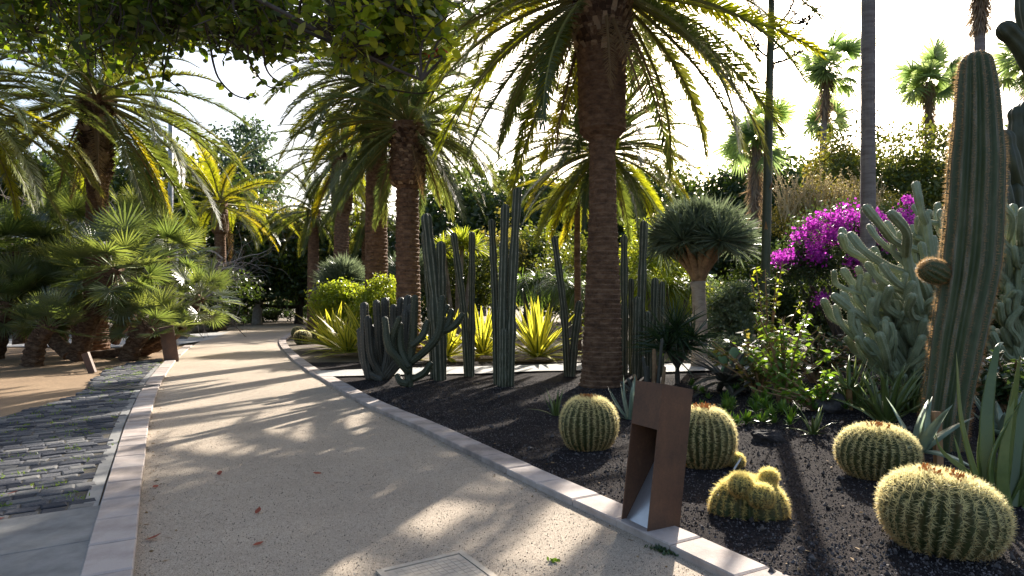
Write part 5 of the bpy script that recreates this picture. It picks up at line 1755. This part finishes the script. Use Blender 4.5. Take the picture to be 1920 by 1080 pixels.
for k, (c, nb) in enumerate([([(1446, 95), (1490, 70), (1540, 8)], 9), ([(1446, 95), (1480, 40), (1530, -15)], 8), ([(1445, 120), (1475, 112), (1512, 92)], 7), ([(1446, 60), (1480, 20), (1500, -40)], 7), ([(1446, 60), (1410, 20), (1390, -30)], 7), ([(1445, 110), (1420, 90), (1395, 40)], 7), ([(1448, -20), (1500, -60), (1540, -120)], 8), ([(1447, 30), (1495, 45), (1525, 30)], 7)]):
    Q = spline(np.array([at(x, y, d + .25 * math.sin(k * 1.7) * j) for j, (x, y) in enumerate(c)]) - off, 14)
    g = Geo()
    add_tube(g, Q, np.linspace(.025, .008, 14), 6)
    for j in range(nb):
        p = Q[5 + int(8 * j / nb)]
        for m in range(5):
            e = p + unit(np.array([rng.normal(.2, .5), rng.normal(0, .5), rng.uniform(.2, 1)])) * rng.uniform(.06, .16)
            add_tube(g, [p, (p + e) / 2, e], [.006, .006, .014], 4)
    link('flower_branch', g.mesh('flower_branch', M_DBARK), t)

# ------------------------------------------------------------------ bougainvillea and pale stalks
d = 14.0
x0 = px2(1590, d)[0]
t = thing('bougainvillea', 'bougainvillea shrub covered in magenta bracts behind the finger cactus', 'shrub', (x0, d, 0))
def at_(px, py, dd):
    return at(px, py, dd) - [x0, d, 0]
pts = np.vstack([crown_pts(at_(1580, 470, d), (1.15, .9, .85), 260, .4, 1), crown_pts(at_(1670, 430, d), (.7, .7, .5), 120, .4, 2), crown_pts(at_(1500, 500, d), (.6, .6, .5), 120, .4, 3)])
g = Geo()
leaf_cloud(g, pts, .12, 34, .075)
link('foliage', g.mesh('foliage', M_HEDGE), t, kind='stuff')
g = Geo()
cl = [(1545, 425, 30, 26), (1600, 400, 36, 24), (1585, 430, 30, 20), (1560, 445, 22, 18), (1655, 425, 34, 26), (1690, 418, 24, 18), (1660, 455, 26, 16), (1530, 470, 24, 18), (1500, 440, 12, 10), (1480, 485, 16, 12), (1464, 485, 8, 10), (1535, 475, 14, 10), (1620, 490, 20, 12), (1605, 495, 14, 10), (1705, 405, 14, 10), (1538, 560, 7, 8), (1570, 415, 20, 14), (1640, 400, 20, 12), (1705, 378, 10, 8), (1625, 440, 20, 14)]
for (px, py, r_, m) in cl:
    c = np.stack([at_(px + rng.normal(0, r_ * .55), py + rng.normal(0, r_ * .38), d - rng.uniform(.2, 1.05)) for _ in range(m)])
    leaf_cloud(g, c[:max(3, int(m * .8))], .065, 26, .06, aspect=.85)
link('magenta_bracts', g.mesh('magenta_bracts', M_BOUG), t, kind='stuff')
g = Geo()
for k in range(8):
    a = rng.uniform(0, TAU)
    add_tube(g, spline([(rng.normal(0, .2), rng.normal(0, .2), -.05), (.3 * math.cos(a), .3 * math.sin(a), .9), (.8 * math.cos(a), .6 * math.sin(a), 1.9)], 8), np.linspace(.06, .03, 8), 6)
link('trunk', g.mesh('trunk', M_DBARK), t)
# straw-coloured flowering shrub above it
d2 = 19.5
x0 = px2(1540, d2)[0]
t = thing('flowering_shrub', 'sunlit shrub with pale straw flower stalks above the bougainvillea', 'shrub', (x0, d2, 0))
g = Geo()
pts = np.vstack([crown_pts(np.array([0, 0, zt(400, d2)]), (1.6, 1.0, .80), 300, .3, 5), crown_pts(np.array([2.2, 0.2, zt(402, d2)]), (1.05, .9, .65), 110, .3, 6)])
leaf_cloud(g, pts, .12, 26, .07)
link('foliage', g.mesh('foliage', M_OLIVE), t, kind='stuff')
g = Geo()
for k in range(250):
    px, py = rng.uniform(1465, 1650), rng.uniform(385, 430)
    p = at(px, py, d2 + rng.normal(-.2, .45)) - [x0, d2, 0]
    L = rng.uniform(.5, 1.45)
    dr = unit([rng.normal(-.06, .28), rng.normal(0, .25), 1])
    Q = spline([p, p + dr * L * .5, p + dr * L + [rng.normal(0, .12) * L, 0, 0]], 7)
    add_tube(g, Q, np.linspace(.017, .009, 7), 3, cap=False)
    u = rng.uniform(.25, 1, 26)
    pp = np.stack([np.interp(u, np.linspace(0, 1, 7), Q[:, i]) for i in range(3)], 1)
    blades(g, pp, rand_dirs(26, -.3, .9), rand_dirs(26), rng.uniform(.03, .07, 26), .026, (.5, 1, 0))
link('flower_stalks', g.mesh('flower_stalks', M_STRAW), t, kind='stuff')
g = Geo()
for k in range(6):
    add_tube(g, spline([(rng.normal(0, .15), 0, -.05), (rng.normal(0, .4), 0, 1.4), (rng.normal(0, .9), 0, 3.0)], 8), np.linspace(.07, .03, 8), 6)
link('trunk', g.mesh('trunk', M_DBARK), t)

# ------------------------------------------------------------------ leafy plants of the right bed
def bush_leaves(label, px, py, d, hts, n, lf, mat, seed, name='leafy_shrub', w=.35, cat='shrub', asp=.5):
    """branching stems with broad alternate leaves"""
    q = np.random.default_rng(seed)
    p = at(px, py, d)
    t = thing(name, label, cat, (p[0], p[1], bed_z(p[0], p[1])))
    gs, gl = Geo(), Geo()
    for k in range(n):
        h = hts * q.uniform(.45, 1.05)
        e = np.array([q.normal(0, w), q.normal(0, w * .8), h])
        P = spline([(q.normal(0, .04), q.normal(0, .04), -.03), e * [.35, .35, .5], e], 14)
        add_tube(gs, P, np.linspace(.022, .008, 14), 5)
        m = int(26 * h / hts) + 12
        u = q.uniform(.3, 1, m)
        pp = np.stack([np.interp(u, np.linspace(0, 1, 14), P[:, i]) for i in range(3)], 1)
        D = rand_dirs(m, -.5, .7)
        blades(gl, pp, D, np.tile([0, 0, 1.], (m, 1)) + q.normal(0, .5, (m, 3)), lf * q.uniform(.6, 1.3, m), lf * asp, (.15, .8, 1, .6, 0), bend=.15, sag=.15)
    link('stems', gs.mesh('stems', M_DRAGLIMB), t, kind='stuff')
    link('foliage', gl.mesh('foliage', mat), t, kind='stuff')
bush_leaves('leafy green shrub with sunlit broad leaves and twisted stem in the right bed', 1470, 745, 8.6, 1.25, 26, .11, M_BRUSHY, 1)
bush_leaves('shorter olive leafy plant left of the sunlit broad-leaved shrub', 1425, 740, 9.3, 1.0, 14, .11, M_OLIVE, 2)
bush_leaves('bright green leafy plant at the rock left of the upper right barrel', 1535, 780, 8.0, .5, 18, .10, M_BRUSHY, 3, w=.3)
bush_leaves('tall thin leafy plant at the foot of the green flower pole', 1440, 690, 10.5, 2.0, 14, .10, M_LIME, 4, w=.3)
bush_leaves('dark leafy plant in the shade below the finger cactus', 1700, 720, 9.6, .8, 22, .14, M_HEDGE, 5, w=.7)
bush_leaves('dim leafy plant under the bougainvillea', 1530, 690, 11.0, 1.0, 24, .12, M_HEDGE, 6, w=.8)
bush_leaves('dark leafy plant behind the long-leaved aloe', 1900, 760, 7.4, .8, 20, .13, M_HEDGE, 7, w=.6)
# star-shaped succulents of the ground cover, each one a plant
STAR = []
for k in range(4):
    g = Geo()
    m = 20
    u = np.linspace(0, 1, m)
    az = np.arange(m) * 2.39996
    e = R(85) - R(75) * u
    D = np.c_[np.cos(az) * np.cos(e), np.sin(az) * np.cos(e), np.sin(e)]
    blades(g, D * .01, D, np.tile([0, 0, 1.], (m, 1)) + np.c_[np.cos(az), np.sin(az), np.zeros(m)] * -.3, rng.uniform(.08, .13, m), .022, (.8, 1, .7, 0), bend=-.1, thick=.12)
    STAR.append(g.mesh('succulent_rosette', M_BRUSHY))
q = np.random.default_rng(77)
for i in range(64):
    if i < 40:
        px, py = q.uniform(1360, 1500), q.uniform(752, 826)
    elif i < 54:
        px, py = q.uniform(1290, 1420), q.uniform(730, 800)
    else:
        px, py = q.uniform(1490, 1600), q.uniform(745, 800)
    p = gp(px, py)
    tag(link('succulent_rosette', STAR[i % 4], None, (p[0], p[1], bed_z(p[0], p[1]) + q.uniform(.01, .10)), (q.normal(0, .3), q.normal(0, .3), q.uniform(0, 6)), q.uniform(.7, 1.4)),
        ('star succulent of the bright groundcover above the flat brown rock' if i < 40 else 'star succulent of the groundcover right behind the half-hidden barrel cactus' if i < 54 else 'star succulent growing around the dark rounded lava rock'), 'succulent', ('star succulents above the flat rock' if i < 40 else 'star succulents behind the half-hidden barrel' if i < 54 else 'star succulents around the dark rock'))
# prickly pear pads and drooping grey leaves by the black stones
p = at(1388, 705, 10.2)
t = thing('prickly_pear', 'prickly pear with a few upright flat green pads right of the dragon tree', 'cactus', (p[0], p[1], .05))
PAD = []
bm = bmesh.new()
bmesh.ops.create_icosphere(bm, subdivisions=3, radius=1)
for v in bm.verts:
    k = .62 + .38 * (v.co.z * .5 + .5) ** .6
    v.co = Vector((v.co.x * .10 * k, v.co.y * .018, (v.co.z + 1) * .17))
me = bpy.data.meshes.new('pad')
bm.to_mesh(me)
bm.free()
me.materials.append(M_OPUNTIA)
for f_ in me.polygons:
    f_.use_smooth = True
for (x, y, z, ry, rz, s) in [(-.02, 0, .25, 0, .2, 1.5), (.12, .05, .1, .2, .9, 1.2), (-.15, .05, .05, -.2, -.5, 1.2), (.25, 0, .32, .5, .3, .9), (.1, .05, .5, .15, 1.0, 1.0), (-.2, .1, .4, -.3, .2, .9), (0, 0, -.03, 0, 0, 1.0), (.35, .1, .05, .4, .5, 1.1)]:
    link('pad', me, t, (x, y, z), (rng.normal(0, .15), ry, rz), s)
DRP = [leaf_mesh('leaf', .75, .15, M_GREYCACT, (.7, 1, 1, .8, .5, 0), b_, thick=.10, sag=s_) for b_, s_ in ((.2, .35), (.35, .45), (.1, .55))]
p = at(1362, 722, 9.9)
rosette('drooping_agave', 'dark agave with drooping grey-purple leaves below the prickly pear', 'agave', (p[0], p[1], .05), DRP, 20, 1.0, -5, 75, 340, up=.22)
p = at(1418, 730, 9.5)
rosette('drooping_agave', 'second dark drooping agave behind the broad-leaved shrub', 'agave', (p[0], p[1], .05), DRP, 16, .8, -5, 75, 341, up=.2)

# ------------------------------------------------------------------ overhanging tree, rooted left of the frame
def overhang():
    q = np.random.default_rng(42)
    root = np.array([-6.6, 4.6, 0])
    t = thing('overhanging_tree', 'dark leafy branches hanging in from above at the upper left', 'tree', root)
    g = Geo()
    fork = np.array([.3, .2, 3.2])
    add_tube(g, spline([(0, 0, -.1), (.1, .1, 1.6), fork], 12), np.linspace(.30, .20, 12), 12)
    link('trunk', g.mesh('trunk', M_DBARK, True), t)
    # main limbs end where the foliage hangs
    ends = [at(60, 60, 6.8), at(200, 20, 6.4), at(330, 60, 6.0), at(470, 90, 5.6), at(600, 60, 5.2), at(700, 110, 4.8), at(790, 150, 4.5), at(740, 20, 4.6), at(420, -60, 5.5), at(620, -70, 5.0), at(200, -90, 6.0), at(850, -40, 4.8)]
    limbs = []
    for i, e in enumerate(ends):
        e = e - root
        m = fork + (e - fork) * .5 + np.array([0, q.normal(0, .2), .9 + q.normal(0, .2)])
        P = spline([fork, m, e], 26)
        limbs.append(P)
        g = Geo()
        add_tube(g, P, np.linspace(.045, .010, 26), 7)
        link('limb', g.mesh('limb', M_DBARK, True), t)
    allp = np.vstack([P[6:] for P in limbs])
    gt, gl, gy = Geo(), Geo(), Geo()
    cl = []
    def region(n, x0, x1, y0, y1, d0, d1, test=None):
        k = 0
        while k < n:
            px, py, dd = q.uniform(x0, x1), q.uniform(y0, y1), q.uniform(d0, d1)
            if test and not test(px, py):
                continue
            c_ = at(px, py, dd)
            if py > -20 and math.sin(c_[0] * 3.3 + 1) * math.sin(c_[1] * 2.6 + .4) + .6 * math.sin(c_[2] * 5.1 + c_[0] * 4) > .55:
                k += .35
                continue
            cl.append(c_ - root)
            k += 1
    lower = lambda px: np.interp(px, [-60, 0, 60, 120, 170, 230, 290, 340, 420, 480, 560, 620, 660, 690, 730, 780, 830, 880], [110, 100, 105, 120, 140, 138, 105, 62, 84, 108, 104, 74, 85, 112, 128, 122, 92, 36])
    tst = lambda px, py: py < lower(px) + q.normal(0, 9)
    region(400, -60, 660, -40, 165, 4.8, 7.2, tst)
    region(300, 170, 650, -40, 110, 4.6, 6.8, tst)
    region(100, 610, 830, -40, 60, 4.0, 5.4, tst)
    region(140, 640, 875, 0, 200, 4.0, 5.2, lambda a, b: tst(a, b) and b > (a - 640) * .30)
    region(380, -200, 640, -420, -30, 4.2, 8.0)        # the crown goes on above the frame
    cl_ = np.array(cl)
    for c in cl_:
        dist = np.linalg.norm(allp - c, axis=1)
        p = allp[np.argmin(dist)]
        m = (p + c) / 2 + q.normal(0, .08, 3) + [0, 0, .06]
        e = c + q.normal(0, .12, 3)
        P = spline([p, m, e], 8)
        add_tube(gt, P, np.linspace(.011, .004, 8), 4, cap=False)
        n = q.integers(9, 17)
        u = q.uniform(.45, 1.0, n)
        pp = np.stack([np.interp(u, np.linspace(0, 1, 8), P[:, i]) for i in range(3)], 1) + q.normal(0, .05, (n, 3))
        D = rand_dirs(n, -.8, .6)
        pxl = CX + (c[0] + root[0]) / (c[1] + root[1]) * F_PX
        blades(gy if pxl > 600 and q.random() < .75 else gl, pp, D, np.tile([0, 0, 1.], (n, 1)) + q.normal(0, .55, (n, 3)), q.uniform(.05, .12, n), q.uniform(.032, .07, n), (.1, .72, 1, .8, 0), bend=.1 + .1 * q.normal(0, 1, n), sag=.1)  # most leaves at the right end are coloured as if sunlit
    # bare drooping twigs
    for c in ([(400, 118), (412, 150), (440, 178), (470, 184), (480, 168)], [(470, 120), (500, 160), (530, 165)], [(320, 70), (310, 120), (304, 165)], [(170, 140), (200, 160), (240, 170)], [(640, 120), (700, 60), (790, 20), (880, 2)], [(660, 110), (740, 50), (850, 22)], [(690, 150), (780, 175), (860, 160)], [(500, 130), (520, 152), (545, 160)]):
        c = [(c[0][0] - 25, c[0][1] - 110), (c[0][0] - 8, c[0][1] - 45)] + list(c)
        P = spline(np.array([at(x, y, 5.0 + .1 * j) for j, (x, y) in enumerate(c)]) - root, 22)
        add_tube(gt, P, np.linspace(.012, .005, 22), 5)
        n = 12
        u = q.uniform(.4, 1, n)
        pp = np.stack([np.interp(u, np.linspace(0, 1, 22), P[:, i]) for i in range(3)], 1)
        blades(gl, pp, rand_dirs(n, -.8, .2), rand_dirs(n), q.uniform(.05, .09, n), .045, (.1, .72, 1, .8, 0), bend=.1)
    link('twigs', gt.mesh('twigs', M_DBARK), t, kind='stuff')
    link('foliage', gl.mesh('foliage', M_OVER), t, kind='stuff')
    link('lit_tone_foliage', gy.mesh('lit_tone_foliage', M_OVERLIT), t, kind='stuff')['label'] = 'leaves coloured lighter yellow-green as if sunlit, at the right end of the branches'
    g = Geo()
    for (px, py) in [(805, 100), (822, 95), (832, 92), (826, 104)]:
        p = at(px, py, 4.6) - root
        blades(g, np.tile(p, (9, 1)), rand_dirs(9, -1, .3), rand_dirs(9), .055, .025, (.5, 1, .6, 0))
    link('red_flowers', g.mesh('red_flowers', M_REDF), t, kind='stuff')
overhang()
